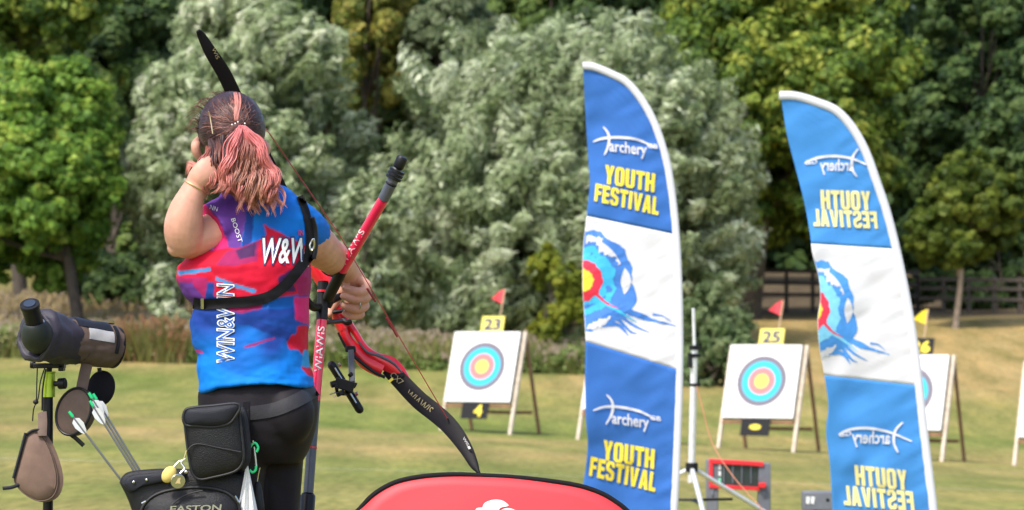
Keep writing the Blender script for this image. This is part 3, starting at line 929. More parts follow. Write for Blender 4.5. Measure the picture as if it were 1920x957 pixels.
    def blob(rf, n=64, th0=-92, th1=92, inner=None):
        def draw(mb, sf):
            vv = []
            for i in range(n + 1):
                th = R(th0 + (th1 - th0) * i / n)
                ro = rf(i / n, th); ri = inner(i / n, th) if inner else 0
                K = 5
                for k in range(K + 1):
                    r_ = ri + (ro - ri) * k / K
                    X = cx + r_ * math.cos(th) * sc * kx; Y = cy + r_ * math.sin(th) * sc
                    X = max(X, L(Y) + 1)
                    vv.append(sf(X, Y))
            K = 6
            mb.add(vv, [(i * K + k, i * K + k + 1, (i + 1) * K + k + 1, (i + 1) * K + k) for i in range(n) for k in range(K - 1)])
        return draw
    jag = lambda t, s_, a: a * (noise.noise(Vector((t * 11, s_, 1.3))) + .6 * noise.noise(Vector((t * 34, s_, 4.1))))
    both('emblem_outer_blue', blue, blob(lambda t, th: 83 + 12 * math.exp(-((math.degrees(th) - 26) / 20) ** 2) + jag(t, 1, 6), n=96), panels[1], .003)
    both('emblem_white_arc', M_flagwhite, blob(lambda t, th: 74 + jag(t, 2, 7) if t < .36 else 70, n=50, th0=-84, th1=-22, inner=lambda t, th: 61 + 6 * math.sin(t * 9) + jag(t, 3, 7)), panels[1], .0045)
    both('emblem_white_arc', M_flagwhite, blob(lambda t, th: 74 + 8 * math.sin(t * math.pi), n=24, th0=-16, th1=18, inner=lambda t, th: 74 - 9 * math.sin(t * math.pi)), panels[1], .0045)
    both('emblem_white_arc', M_flagwhite, blob(lambda t, th: 77 + 5 * math.sin(t * math.pi) + jag(t, 8, 3), n=30, th0=50, th1=86, inner=lambda t, th: 77 - 8 * math.sin(t * math.pi) + jag(t, 9, 4)), panels[1], .0045)
    both('emblem_cyan', cyan, blob(lambda t, th: 55 + jag(t, 5, 6)), panels[1], .0045)
    both('emblem_red', M_printred, blob(lambda t, th: 34 + jag(t, 6, 4)), panels[1], .006)
    both('emblem_yellow', M_yellow, blob(lambda t, th: 19 + jag(t, 7, 2)), panels[1], .0075)
    def tail(path, w):
        def draw(mb, sf):
            pts_ = catmull([(cx + a * sc * kx, cy + b * sc) for a, b in path], 7); m = len(pts_); vv = []
            for i, p in enumerate(pts_):
                q = pts_[min(i + 1, m - 1)] - pts_[max(i - 1, 0)]; q = q / (np.linalg.norm(q) + 1e-9)
                ww = w * .62 * sc * (1 - .93 * i / (m - 1)) * (1 + .5 * noise.noise(Vector((i * .7, w, cx))))
                a = (p[0] - q[1] * ww, p[1] + q[0] * ww); b = (p[0] + q[1] * ww, p[1] - q[0] * ww)
                vv += [sf(max(a[0], L(a[1]) + 1), a[1]), sf(max(b[0], L(b[1]) + 1), b[1])]
            mb.add(vv, [(2 * i, 2 * i + 1, 2 * i + 3, 2 * i + 2) for i in range(m - 1)])
        return draw
    def tails(mb, sf):
        for pth, w in [([(60, 40), (95, 58), (125, 66), (158, 74)], 9), ([(55, 50), (85, 72), (112, 84)], 6), ([(60, 62), (80, 82), (92, 86)], 5),
                       ([(78, 52), (100, 56), (116, 62)], 8), ([(118, 55), (135, 58), (150, 68)], 3), ([(30, 70), (60, 72), (78, 90)], 9)]:
            tail(pth, w)(mb, sf)
    both('emblem_splash', blue, tails, panels[1], .0032)
    both('emblem_red_streak', M_printred, tail([(20, 18), (40, 36), (62, 46)], 5), panels[1], .0058)
    both('emblem_cyan_streak', cyan, tail([(38, 36), (62, 50), (92, 68)], 7), panels[1], .005)
    return root

feather_flag('royal blue feather flag reading YOUTH FESTIVAL the right way round', 19.0,
    [(1093, 118), (1097, 200), (1103, 300), (1106, 340), (1102, 385), (1098, 420), (1093, 470), (1092, 540), (1096, 600), (1098, 640), (1097, 700),
     (1098, 780), (1102, 830), (1098, 880), (1090, 930), (1090, 960), (1094, 1040)],
    [(1092, 117), (1120, 121), (1150, 133), (1180, 154), (1205, 182), (1225, 215), (1240, 250), (1255, 300), (1264, 350), (1272, 420), (1277, 500),
     (1280, 600), (1280, 700), (1277, 800), (1273, 900), (1270, 957), (1268, 1030)],
    {'l': [119, 405, 640, 1030], 'r': [121, 440, 694, 1040]}, M_flagblue,
    [dict(o=(1143, 290), ux=(69, 8), uy=(0, -27), go=(1214, 277), gx=(19, 2), gy=(0, -8),
          arcs=[([(1112, 266), (1130, 260), (1160, 258), (1195, 262), (1228, 277)], 2.6), ([(1131, 238), (1140, 250), (1142, 264), (1139, 278), (1133, 291)], 2.6)]),
     dict(o=(1148, 801), ux=(68, 9), uy=(0, -28), go=(1219, 787), gx=(20, 3), gy=(0, -8),
          arcs=[([(1112, 770), (1135, 763), (1165, 764), (1200, 772), (1228, 786)], 2.6), ([(1137, 740), (1147, 752), (1149, 767), (1145, 781), (1136, 796)], 2.6)])],
    [[('YOUTH', (1133, 344), (94, 17), (2, -35)), ('FESTIVAL', (1114, 377), (120, 27), (3, -33))],
     [('YOUTH', (1130, 862), (96, 18), (2, -37)), ('FESTIVAL', (1104, 892), (124, 31), (4, -36))]],
    (1091, 526, 1.16, .97), False, M_yellow, M_printblue, M_printcyan, 14)
feather_flag('sky blue feather flag seen from its back with the words YOUTH FESTIVAL mirrored', 19.6,
    [(1463, 174), (1475, 250), (1490, 310), (1508, 380), (1519, 440), (1523, 475), (1535, 520), (1538, 560), (1533, 600), (1536, 650), (1545, 700),
     (1553, 760), (1549, 810), (1556, 870), (1561, 960), (1566, 1040)],
    [(1461, 172), (1500, 175), (1540, 187), (1575, 208), (1605, 240), (1630, 285), (1650, 340), (1670, 400), (1690, 480), (1710, 580), (1725, 680),
     (1738, 800), (1750, 900), (1757, 957), (1764, 1030)],
    {'l': [175, 457, 704, 1030], 'r': [176, 467, 723, 1040]}, M_flagsky,
    [dict(o=(1538, 327), ux=(62, 0), uy=(0, -28), go=(1510, 309), gx=(22, -2), gy=(0, -8),
          arcs=[([(1508, 306), (1530, 297), (1560, 293), (1595, 297), (1627, 310)], 2.6), ([(1609, 279), (1600, 292), (1597, 306), (1599, 320), (1607, 332)], 2.6)]),
     dict(o=(1598, 838), ux=(70, 2), uy=(0, -30), go=(1574, 819), gx=(22, -2), gy=(0, -8),
          arcs=[([(1572, 815), (1592, 806), (1625, 803), (1665, 810), (1710, 828)], 2.6), ([(1693, 792), (1681, 804), (1676, 818), (1677, 834), (1684, 849)], 2.6)])],
    [[('YOUTH', (1540, 392), (93, 3), (-2, -36)), ('FESTIVAL', (1526, 424), (120, 5), (-3, -32))],
     [('YOUTH', (1605, 910), (97, 10), (-3, -38)), ('FESTIVAL', (1583, 947), (132, 12), (-4, -37))]],
    (1524, 581, 1.14, .80), True, M_yellow_pale, mat('mid blue print', (.06, .28, .72), .6), M_printpalecyan, 16)

# ------------------------------------------------------------------ light stand with cord, display, small box
D = 22.0
bx = P(1297, 0, D).x; gb = gz(bx, D)
ls = empty('light_stand', (bx, D, gb), 'silver tripod light stand beside the left feather flag', 'light stand')
mb = MB(); mb.tube([P(1296, 905, D), P(1302, 648, D)], .0235, n=14, sub=1); mb.build('mast', M_alu, ls)
mb = MB(); mb.tube([P(1302, 648, D), P(1300, 578, D)], .011, n=12, sub=1); mb.build('extension_tube', M_alu, ls)
for y_, w_, h_ in ((652, .032, .03), (667, .034, .025), (722, .028, .02)):
    mb = MB(); mb.tube([P(1301, y_ + h_ * 142, D), P(1301, y_ - h_ * 142, D)], w_, n=12, sub=1)
    mb.box(P(1309, y_, D), (.035, .03, .02)); mb.build('clamp', M_black, ls, bevel=.003)
mb = MB(); mb.tube([P(1294, 690, D - .03), P(1293, 662, D - .03)], .014, n=8, sub=1); mb.build('grip', M_black, ls)
mb = MB(); mb.tube([P(1297, 885, D), P(1297, 868, D)], .042, n=14, sub=1); mb.build('hub', M_black, ls, bevel=.004)
for a in (35, 158, 275):
    mb = MB(); e = Vector((bx + .62 * math.cos(R(a)), D + .62 * math.sin(R(a)), gb + .02))
    mb.tube([P(1297, 877, D), e], .016, n=10, sub=1); o = mb.build('leg', M_alu, ls)
    mb = MB(); st = Vector((bx, D, gb + .12)); mb.tube([st, st.lerp(e, .55) + Vector((0, 0, .05))], .009, n=8, sub=1); mb.build('brace', M_black, ls)
mb = MB()
cp = [P(1306, 724, D - .03), P(1316, 760, D - .05), P(1335, 830, D - .1), P(1372, 890, D - .25), P(1420, 945, D - .4), P(1450, 985, D - .5)]
cp[-1].z = gz(cp[-1].x, cp[-1].y) + .01
mb.tube(cp, .0030, n=8); tag(mb.build('cord', M_orange), 'thin orange cord sagging from the light stand to the ground', 'cord')

D = 22.6
bx = P(1385, 0, D).x; gb = gz(bx, D)
ds = empty('timing_display', (bx, D, gb), 'grey framed timing display with a red border and dark louvred screen', 'display')
for (x0, x1) in ((1324, 1346), (1421, 1444)):
    top = P((x0 + x1) / 2, 862 if x0 < 1400 else 869, D); h = top.z - gb
    mb = MB(); mb.box((top.x, D, gb + h / 2), ((x1 - x0) / F * D, .12, h)); mb.box((top.x, D - .064, gb + h * .42), (.018, .012, .05)); mb.build('upright', M_greybox, ds, bevel=.006)
def rect(x0, y0, x1, y1, D, th):
    return [P(x0, y0, D), P(x1, y0 + (x1 - x0) * .06, D), P(x1, y1 + (x1 - x0) * .06, D), P(x0, y1, D)], Vector((0, th, 0))
mb = MB()
for q in ((1330, 861, 1432, 869), (1330, 908, 1425, 915), (1330, 869, 1337, 908)):
    mb.prism(*rect(*q, D - .075, .10))
mb.build('red_frame', M_redframe, ds, bevel=.003)
mb = MB(); mb.prism(*rect(1337, 869, 1421, 909, D - .05, .08)); scr = mb.build('screen', M_screen, ds)
mb = MB()
for k in range(4): mb.prism(*rect(1356 + k * 17, 871, 1358 + k * 17, 907, D - .062, .012))
mb.build('louvre', M_greybox, scr)
mb = MB()
for k in range(2): mb.prism(*rect(1341, 871 + k * 12, 1352, 880 + k * 12, D - .056, .006))
mb.build('white_cell', M_white, scr)
mb = MB(); mb.prism(*rect(1341, 896, 1352, 906, D - .056, .006)); mb.build('green_cell', M_greencell, scr)
mb = MB(); mb.box(P(1429, 910, D - .09), (.05, .04, .035)); mb.build('catch', M_redframe, ds, bevel=.004)

D = 22.2
bx = P(1533, 0, D).x; gb = gz(bx, D)
sb_ = empty('speaker_box', (bx, D, gb), 'small grey box on a dark post left of the sky blue feather flag', 'box')
mb = MB(); mb.box(P(1533, 939, D), (.205, .14, .125)); bo = mb.build('case', M_greybox, sb_, bevel=.008)
for xx in (1512, 1521):
    mb = MB(); mb.prism([P(xx, 931, D - .076), P(xx + 7, 932, D - .076), P(xx + 5, 946, D - .076), P(xx - 1, 944, D - .076)], (0, .004, 0)); mb.build('reflector', M_white, bo)
mb = MB(); mb.tube([P(1552, 938, D - .072), P(1552, 938, D - .06)], .012, n=12, sub=1); mb.build('knob', M_black, bo)
mb = MB(); zt = P(1533, 957, D).z; mb.tube([(bx, D, gb), (bx, D, zt + .01)], .03, n=12, sub=1); mb.build('post', M_black, sb_)

# ------------------------------------------------------------------ pop-up banner
D = 8.75
top = [(560, 1130), (575, 1070), (612, 1015), (640, 985), (672, 957), (700, 928), (740, 905), (790, 894), (850, 890), (905, 892), (960, 895), (1020, 901), (1080, 910), (1120, 922),
       (1150, 938), (1180, 962), (1220, 1010), (1250, 1070), (1262, 1130), (1250, 1200), (1200, 1265), (1120, 1305), (1000, 1322), (860, 1325), (720, 1312), (620, 1270), (572, 1200)]
bc = P(910, 1330, D)
bn = empty('banner', (bc.x, D, gz(bc.x, D)), 'red pop up banner with a black rim and white emblem at the lower middle', 'banner')
loop = catmull(top + [top[0]], 5)[:-1]
bulge = lambda x, y: D + .05 - .045 * max(0, 1 - ((x - 910) / 350) ** 2 - ((y - 1108) / 220) ** 2)
mb = MB()
pts = [P(p[0], p[1], D + .05) for p in loop]
n = len(pts); ring = []
vs_ = [P(910, 1108, bulge(910, 1108))]; fs = []
K = 10
for i, p in enumerate(loop):
    for k in range(1, K + 1):
        x = 910 + (p[0] - 910) * k / K; y = 1108 + (p[1] - 1108) * k / K
        vs_.append(P(x, y, bulge(x, y)))
for i in range(n):
    j = (i + 1) % n
    fs.append((0, 1 + i * K, 1 + j * K))
    for k in range(K - 1):
        fs.append((1 + i * K + k, 1 + i * K + k + 1, 1 + j * K + k + 1, 1 + j * K + k))
mb.add(vs_, fs); cl = mb.build('cloth', M_banner, bn, angle=180)
so = cl.modifiers.new('thick', 'SOLIDIFY'); so.thickness = .002
mb = MB(); lp = [P(p[0], p[1], D + .05) for p in loop] ; mb.tube(lp + [lp[0]], [(.006, .0068)] * (len(lp) + 1), n=10, sub=1, dirn=(0, 1, 0)); mb.build('rim', M_blackmatte, bn)
mb = MB()
def patch(mb, pl, d=.004):
    pl = catmull(pl, 4)
    mb.add([P(a, b, bulge(a, b) - d) for a, b in pl], [tuple(range(len(pl)))])
patch(mb, [(904, 953), (908, 944), (918, 939), (930, 937), (942, 939), (950, 944), (953, 949), (938, 953), (931, 966), (922, 966)])
patch(mb, [(889, 965), (893, 954), (903, 952), (913, 953), (918, 962), (922, 990), (905, 995), (892, 980)])
patch(mb, [(934, 968), (940, 957), (952, 953), (966, 957), (973, 968), (965, 985), (945, 992), (935, 985)])
mb.build('emblem', M_white, cl, smooth=False)

# ------------------------------------------------------------------ the archer
A = 9.0
def Q(x, y, d=0.0): return P(x, y, A + d)
S9 = A / F        # metres per photo pixel at the archer
per = empty('person', (Q(460, 1325).x, A, 0), 'archer in a blue and red printed jersey and black leggings drawing a bow', 'person')

def ellring(cx, y, hw, hd, d, n=40, sq=2.3):
    out = []
    for k in range(n):
        t = 2 * math.pi * k / n
        c, s = math.cos(t), math.sin(t)
        a = math.copysign(abs(c) ** (2 / sq), c) * hw; b = math.copysign(abs(s) ** (2 / sq), s) * hd
        out.append(Q(cx, y, d) + Vector((a * S9, b, 0)))
    return out

shirt_sec = [  # y, left, right, half depth, depth
    (338, 446, 500, .050, .02), (350, 428, 535, .075, .02), (362, 415, 553, .095, .02), (385, 402, 567, .115, .02), (410, 398, 578, .125, .02), (440, 398, 584, .132, .02),
    (468, 378, 586, .138, .015), (485, 348, 586, .142, .01), (500, 332, 585, .145, .0), (525, 331, 583, .147, .0), (550, 343, 581, .143, .0), (578, 359, 579, .137, .0), (605, 359, 578, .135, .0),
    (650, 364, 579, .14, .0), (690, 371, 582, .15, .0), (714, 377, 586, .158, .0), (727, 378, 588, .16, .0)]
mb = MB()
mb.rings([ellring((l + r) / 2, y, (r - l) / 2, hd, d) for y, l, r, hd, d in shirt_sec])
# sleeves
mb.tube([Q(482, 400, .01), Q(445, 409, -.02), Q(399, 430, -.055)], [.070, .073, .0705], n=24, sub=4)
mb.tube([Q(530, 405, .03), Q(560, 425, .08), Q(583, 445, .14)], [.066, .066, .062], n=24, sub=4)
sv, sf, sn = remesh(mb, .0042, 8)

def in_poly(x, y, pl):
    c = False; j = len(pl) - 1
    for i in range(len(pl)):
        if (pl[i][1] > y) != (pl[j][1] > y) and x < (pl[j][0] - pl[i][0]) * (y - pl[i][1]) / (pl[j][1] - pl[i][1]) + pl[i][0]: c = not c
        j = i
    return c
BB = (.002, .19, .68); BD = (.010, .045, .27); BM = (.005, .10, .46); RE = (.64, .006, .035); MG = (.36, .014, .11); PU = (.12, .035, .24); DP = (.07, .018, .10); LB_ = (.03, .30, .66); PK = (.72, .02, .17)
patches = [
    ([(365, 330), (470, 365), (462, 400), (450, 470), (415, 485), (355, 400)], (.13, .040, .29)),
    ([(366, 372), (384, 382), (407, 410), (424, 446), (430, 474), (412, 484), (380, 440), (360, 395)], PK),
    ([(462, 395), (478, 385), (470, 470), (452, 475)], BD),
    ([(320, 478), (430, 466), (470, 462), (500, 442), (492, 420), (592, 470), (592, 552), (540, 556), (470, 575), (430, 565), (395, 552), (375, 568), (320, 545)], RE),
    ([(425, 472), (486, 452), (482, 490), (440, 500), (405, 498)], MG),
    ([(440, 470), (480, 455), (478, 480), (450, 488)], DP),
    ([(320, 520), (388, 520), (392, 552), (400, 575), (340, 580)], MG),
    ([(335, 530), (360, 530), (385, 560), (385, 580), (345, 575)], PU),
    ([(388, 530), (402, 530), (402, 575), (385, 575)], BD),
    ([(520, 520), (545, 505), (556, 548), (525, 548)], DP),
    ([(548, 505), (592, 500), (592, 552), (560, 552)], MG),
    ([(333, 509), (394, 502), (395, 508), (334, 517)], LB_),
    ([(404, 519), (440, 532), (482, 545), (478, 550), (436, 538), (404, 526)], LB_),
    ([(425, 572), (470, 565), (520, 556), (500, 575), (455, 588), (430, 585)], MG),
    ([(500, 558), (560, 553), (560, 572), (540, 580), (490, 580)], BM),
    ([(553, 558), (592, 556), (592, 615), (565, 605), (552, 600)], PK),
    ([(540, 625), (552, 630), (556, 610), (575, 612), (592, 640), (592, 660), (570, 668), (560, 655), (545, 655), (538, 640)], RE),
    ([(515, 620), (530, 626), (530, 633), (518, 628)], RE),
    ([(565, 690), (592, 680), (592, 712), (575, 705)], RE),
    ([(572, 655), (592, 660), (592, 690), (566, 688)], LB_),
    ([(458, 650), (515, 632), (516, 635), (460, 654)], MG),
    ([(365, 655), (378, 660), (378, 664), (366, 662)], PK),
    ([(430, 590), (480, 600), (548, 625), (540, 640), (470, 612), (430, 605)], BD),
]
vc = np.zeros((len(sv), 3)); sv2 = []
for i, (p, nr_) in enumerate(zip(sv, sn)):
    x, y = px_of(p)
    jx = x + 2.0 * noise.noise(Vector((x / 14, y / 14, 2))); jy = y + 2.0 * noise.noise(Vector((x / 14, y / 14, 9)))
    t = noise.noise(Vector((x / 60, y / 50, 5.0)))
    if y < 470: base = np.array(BM) * (1 - max(0, min(1, t + .5))) + np.array(BB) * max(0, min(1, t + .5))
    else:
        k = max(0, min(1, (y - 590) / 110 + t * .8)); base = np.array(BD) * (1 - k) + np.array(BB) * k
    c = base
    c = np.zeros(3)
    for ex, ey in ((-1.3, -.5), (.5, -1.3), (1.3, .5), (-.5, 1.3), (0, 0)):
        cs_ = base
        for pl, cc in patches:
            if in_poly(jx + ex, jy + ey, pl): cs_ = np.array(cc) * (.9 + .25 * t)
        c = c + cs_ / 5
    vc[i] = c
    # cloth folds: pulled from the strap and the drawing shoulder
    amp = max(0., min(1., (y - 430) / 60))
    f1 = math.sin((y * 1.0 - x * .32) / 13.0 + 2.2 * noise.noise(Vector((x / 45, y / 45, 0)))) * (.5 + noise.noise(Vector((x / 50, y / 80, 8))))
    f2 = math.sin((y * .75 + x * .6) / 17.0 + 2.5 * noise.noise(Vector((x / 50, y / 40, 3)))) * (.5 + noise.noise(Vector((x / 60, y / 60, 14))))
    f3 = noise.noise(Vector((x / 16, y / 11, p[1] * 30)))
    low = max(0., min(1., (y - 560) / 80.))
    dsp = (amp * .0042 * f1 + .0038 * f2 * (.4 + .6 * low) + .0016 * f3)
    strap = math.exp(-((y - 572) / 9.0) ** 2) * (.006 if x < 500 else 0)
    flare = max(0, (y - 716) / 10) * .003
    hemline = 722 + (12 * max(0, (410 - x) / 35) if x < 410 else 0) - 7 * math.exp(-((x - 490) / 60) ** 2)
    q = Vector(p) + Vector(nr_) * (dsp - strap + flare)
    if y > 700:       # hem line dips at the left
        q.z -= (hemline - 724) * S9 * max(0, min(1, (y - 700) / 24))
    sv2.append(tuple(q))
shirt = raw_obj('shirt', sv2, sf, M_shirt, per, vcol=vc)
shirt_bvh = BVHTree.FromPolygons(sv2, sf)
eye = Vector((0, 0, EYE))
def on_bvh(bvh, off, dflt=-.14):
    def f(x, y):
        d = (P(x, y, 10.) - eye).normalized()
        h = bvh.ray_cast(eye, d)
        if h[0] is None:
            # past the silhouette: stay tangent to the nearest point of the garment
            nr = bvh.find_nearest(P(x, y, A + dflt * .3))
            dep = nr[0].y if nr[0] is not None else A + dflt
            return P(x, y, dep)
        return h[0] - d * off
    return f
S_sh = on_bvh(shirt_bvh, .0034)
S_sh2 = on_bvh(shirt_bvh, .0048)
mb = MB(); put_text(mb, 'WIN&WIN', (438, 681), (0, -146), (-30, -2), S_sh, bold=.045, ref=0); mb.build('letter_outline', M_white, shirt, smooth=False)
mb = MB(); put_text(mb, 'WIN&WIN', (438, 681), (0, -146), (-30, -2), S_sh2, bold=-.012, ref=0); mb.build('lettering', mat('blue letter fill', (.008, .10, .42), .6), shirt, smooth=False)
mb = MB(); put_text(mb, 'W&W', (487, 493), (88, 0), (6, -45), S_sh, bold=.07, ref=0); mb.build('letter_outline', M_navy, shirt, smooth=False)
mb = MB(); put_text(mb, 'W&W', (487, 493), (88, 0), (6, -45), S_sh2, bold=.022, ref=0); mb.build('lettering', M_white, shirt, smooth=False)
mb = MB(); put_text(mb, 'TE', (564, 500), (15, 0), (0, -9), S_sh, bold=.01); mb.build('lettering', M_white, shirt, smooth=False)
mb = MB(); put_text(mb, 'IN', (560, 441), (9, 0), (0, -9), S_sh, bold=.02); mb.build('lettering', M_printred, shirt, smooth=False)
mb = MB(); put_text(mb, 'BOOST', (433, 411), (14, 44), (8, -2), S_sh, bold=.0); mb.build('lettering', M_white, shirt, smooth=False)
mb = MB(); put_text(mb, 'NN', (393, 392), (14, 5), (2, -8), S_sh, bold=.0); mb.build('lettering', M_white, shirt, smooth=False)

def ribbon(path, w, surf, th, name, mt, root, sub=10, bevel=None):
    """flat band that follows a surface; path of pixels, w half width in pixels"""
    mbr = MB(); pp = catmull(path, sub); m = len(pp); rings = []
    for i, p in enumerate(pp):
        q = pp[min(i + 1, m - 1)] - pp[max(i - 1, 0)]; q = q[:2] / (np.linalg.norm(q[:2]) + 1e-9)
        ww = p[2] if len(p) > 2 else w
        row = []
        for k in np.linspace(-1, 1, 6):
            row.append(surf(p[0] - q[1] * ww * k, p[1] + q[0] * ww * k))
        d = (row[2] - eye).normalized()
        rings.append([r for r in row] + [r + d * th for r in reversed(row)])
    mbr.rings(rings)
    return mbr.build(name, mt, root, angle=50)
S_strap = on_bvh(shirt_bvh, .006)
ribbon([(362, 569), (385, 571), (430, 568), (470, 565), (505, 556), (535, 535), (555, 512), (572, 490), (582, 478)], 10, S_strap, .005, 'chest_guard_strap', M_blackmatte, per)
ribbon([(379, 560), (379, 580)], 3, on_bvh(shirt_bvh, .0085), .003, 'strap_buckle', M_metal, per, sub=4)
ribbon([(562, 368), (572, 392), (579, 420), (581, 450), (579, 485)], 7, on_bvh(shirt_bvh, .007), .006, 'chest_guard', M_blackmatte, per)
mb = MB(); mb.tube([Q(585, 408, -.03), Q(591, 430, -.02), Q(592, 460, -.02), Q(588, 485, -.03)], .007, n=8); mb.build('elastic_loop', M_black, per)
mb = MB(); mb.tube([Q(583, 455, -.1), Q(588, 448, -.105), Q(589, 462, -.1), Q(584, 470, -.1), Q(581, 462, -.1), Q(583, 455, -.1)], .0025, n=6); mb.build('strap_ring', M_metal, per)

# leggings
mb = MB()
leg_sec = [(690, 386, 572, .120, 0), (712, 380, 580, .130, 0), (728, 374, 592, .142, 0), (740, 371, 597, .145, 0), (770, 372, 597, .15, 0), (800, 378, 594, .15, 0), (828, 388, 586, .145, 0), (850, 396, 577, .13, 0), (868, 408, 567, .11, 0)]
mb.rings([ellring((l + r) / 2, y, (r - l) / 2, hd, d, sq=2.15) for y, l, r, hd, d in leg_sec])
mb.ell(Q(540, 778, -.085), (.072, .075, .085), 20, 12)
mb.tube([Q(440, 800, -.05), Q(438, 860, -.06), Q(438, 960, -.06), Q(445, 1090, -.05), Q(448, 1180, -.04), Q(450, 1270, -.03)], [.095, .09, .078, .058, .055, .038], n=20)
mb.tube([Q(512, 800, .06), Q(510, 860, .06), Q(511, 957, .05), Q(520, 1090, .06), Q(522, 1180, .06), Q(520, 1270, .06)], [.094, .087, .075, .058, .055, .038], n=20)
lv, lf, ln = remesh(mb, .007, 8)
lv = [tuple(Vector(p) + Vector(n_) * (.0022 * math.sin((px_of(p)[1] * .8 - px_of(p)[0] * .45) / 9. + 2.5 * noise.noise(Vector((px_of(p)[0] / 40, px_of(p)[1] / 40, 1))))
      * max(0, .25 + noise.noise(Vector((px_of(p)[0] / 50, px_of(p)[1] / 35, 6)))))) for p, n_ in zip(lv, ln)]
legg = raw_obj('leggings', lv, lf, M_legging, per)
leg_bvh = BVHTree.FromPolygons(lv, lf)
S_leg = on_bvh(leg_bvh, .004)
ribbon([(455, 776), (480, 774), (515, 768), (548, 755), (575, 741), (592, 730)], 13, S_leg, .005, 'belt', mat('webbing belt', (.026, .025, .03), .6, bump=.3, bscale=500, spec=.3), per)
mb = MB()
for xx, dd in ((448, -.03), (520, .06)):
    mb.tube([Q(xx, 1300, dd - .02), Q(xx + 30, 1308, dd + .05), Q(xx + 60, 1312, dd + .12)], [(.042, .045), (.04, .04), (.034, .028)], n=14)
sh = mb.build('shoes', M_blackmatte, per)

# body: one skin
mb = MB()
mb.rings([ellring((l + r) / 2, y, max((r - l) / 2 - 9, 12), hd - .014, d) for y, l, r, hd, d in shirt_sec if y < 640] + [ellring(478, 690, 78, .10, 0)] +
         [ellring((l + r) / 2, y, (r - l) / 2 - 8, hd - .012, d) for y, l, r, hd, d in leg_sec if y > 735])
mb.tube([Q(440, 850, -.055), Q(438, 960, -.06), Q(445, 1090, -.05), Q(448, 1180, -.04), Q(450, 1300, -.03)], [.08, .068, .05, .047, .034], n=16)
mb.tube([Q(512, 850, .06), Q(511, 957, .05), Q(520, 1090, .06), Q(522, 1180, .06), Q(520, 1300, .06)], [.08, .066, .05, .047, .034], n=16)
mb.tube([Q(464, 372, .02), Q(452, 325, .02), Q(442, 280, .015)], [(.062, .065), (.054, .056), (.055, .06)], n=20)       # neck
mb.ell(Q(434, 243, .0), (.080, .094, .100), 24, 16)                                                    # skull
mb.ell(Q(447, 290, .035), (.058, .066, .064), 20, 12)                                                  # jaw
mb.ell(Q(452, 318, .075), (.026, .024, .022), 12, 8)                                                   # chin
mb.tube([Q(446, 250, .092), Q(450, 268, .108), Q(452, 276, .116)], [.010, .013, .015], n=10, round_=True)        # nose
mb.tube([Q(428, 246, .085), Q(446, 243, .095), Q(468, 247, .083)], .011, n=8, round_=True)               # brow
mb.tube([Q(440, 297, .098), Q(452, 296, .104), Q(463, 298, .096)], .008, n=8, round_=True)               # lips
mb.tube([Q(373, 262, .004), Q(367, 273, -.012), Q(370, 289, -.008), Q(379, 299, .006)], [.011, .014, .012, .008], n=10, round_=True)   # ear
mb.tube([Q(496, 268, .02), Q(500, 278, .012), Q(499, 292, .02)], [.009, .012, .008], n=10, round_=True)
# drawing arm
mb.tube([Q(470, 405, .0), Q(430, 420, -.03), Q(392, 440, -.052), Q(352, 450, -.085)], [.050, .053, .0535, .052], n=22, round_=True)
mb.ell(Q(331, 464, -.10), (.026, .030, .026), 14, 10)
mb.tube([Q(347, 447, -.10), Q(344, 425, -.118), Q(349, 395, -.130), Q(359, 366, -.134), Q(369, 343, -.134)], [.053, .0525, .046, .0355, .0285], n=22, round_=True)
mb.tube([Q(369, 343, -.134), Q(378, 331, -.146), Q(391, 321, -.146), Q(404, 314, -.125)], [(.027, .030), (.026, .034), (.021, .038), (.017, .036)], n=18, round_=True)   # palm
for (a, b, c_, d_) in [((398, 301, -.128), (413, 298, -.095), (420, 301, -.055), (417, 308, -.03)), ((405, 309, -.125), (420, 307, -.09), (427, 310, -.05), (423, 316, -.028)),
                       ((407, 319, -.125), (421, 318, -.09), (427, 321, -.052), (423, 326, -.03)), ((404, 329, -.13), (416, 330, -.10), (420, 333, -.07), (416, 337, -.05))]:
    mb.tube([Q(*a), Q(*b), Q(*c_), Q(*d_)], [.0105, .0098, .009, .0075], n=10, sub=3, round_=True)
mb.tube([Q(384, 338, -.135), Q(396, 347, -.11), Q(408, 348, -.085)], [.0125, .011, .009], n=10, round_=True)     # thumb
# bow arm
mb.tube([Q(545, 415, .05), Q(578, 445, .12), Q(596, 462, .2), Q(612, 475, .28)], [.058, .058, .056, .050], n=22, round_=True)
mb.tube([Q(612, 475, .28), Q(625, 484, .36), Q(640, 496, .43), Q(653, 511, .485)], [.050, .048, .041, .032], n=22, round_=True)
mb.tube([Q(653, 511, .485), Q(661, 526, .515), Q(667, 546, .54), Q(664, 568, .555)], [(.027, .034), (.025, .038), (.022, .036), (.020, .030)], n=18, round_=True)   # palm
bowf = [((672, 524, .50), (688, 536, .488), (676, 548, .47), (648, 540, .478)), ((680, 546, .515), (689, 556, .495), (672, 562, .478), (644, 556, .483)),
        ((676, 566, .53), (684, 574, .508), (668, 580, .492), (644, 573, .497)), ((668, 582, .545), (678, 590, .525), (662, 594, .51), (646, 588, .513))]
for i, (a, b, c_, d_) in enumerate(bowf):
    mb.tube([Q(*a), Q(*b), Q(*c_), Q(*d_)], [.0150, .0148, .0140, .0105] if i < 3 else [.0115, .011, .0105, .0085], n=12, sub=4, round_=True)
mb.tube([Q(655, 530, .55), Q(636, 556, .585), Q(621, 580, .58), Q(618, 590, .57)], [.016, .0145, .0125, .010], n=12, round_=True)   # thumb round the grip
bv, bf, bn_ = remesh(mb, .0036, 3)
body = raw_obj('body', bv, bf, M_skin, per)
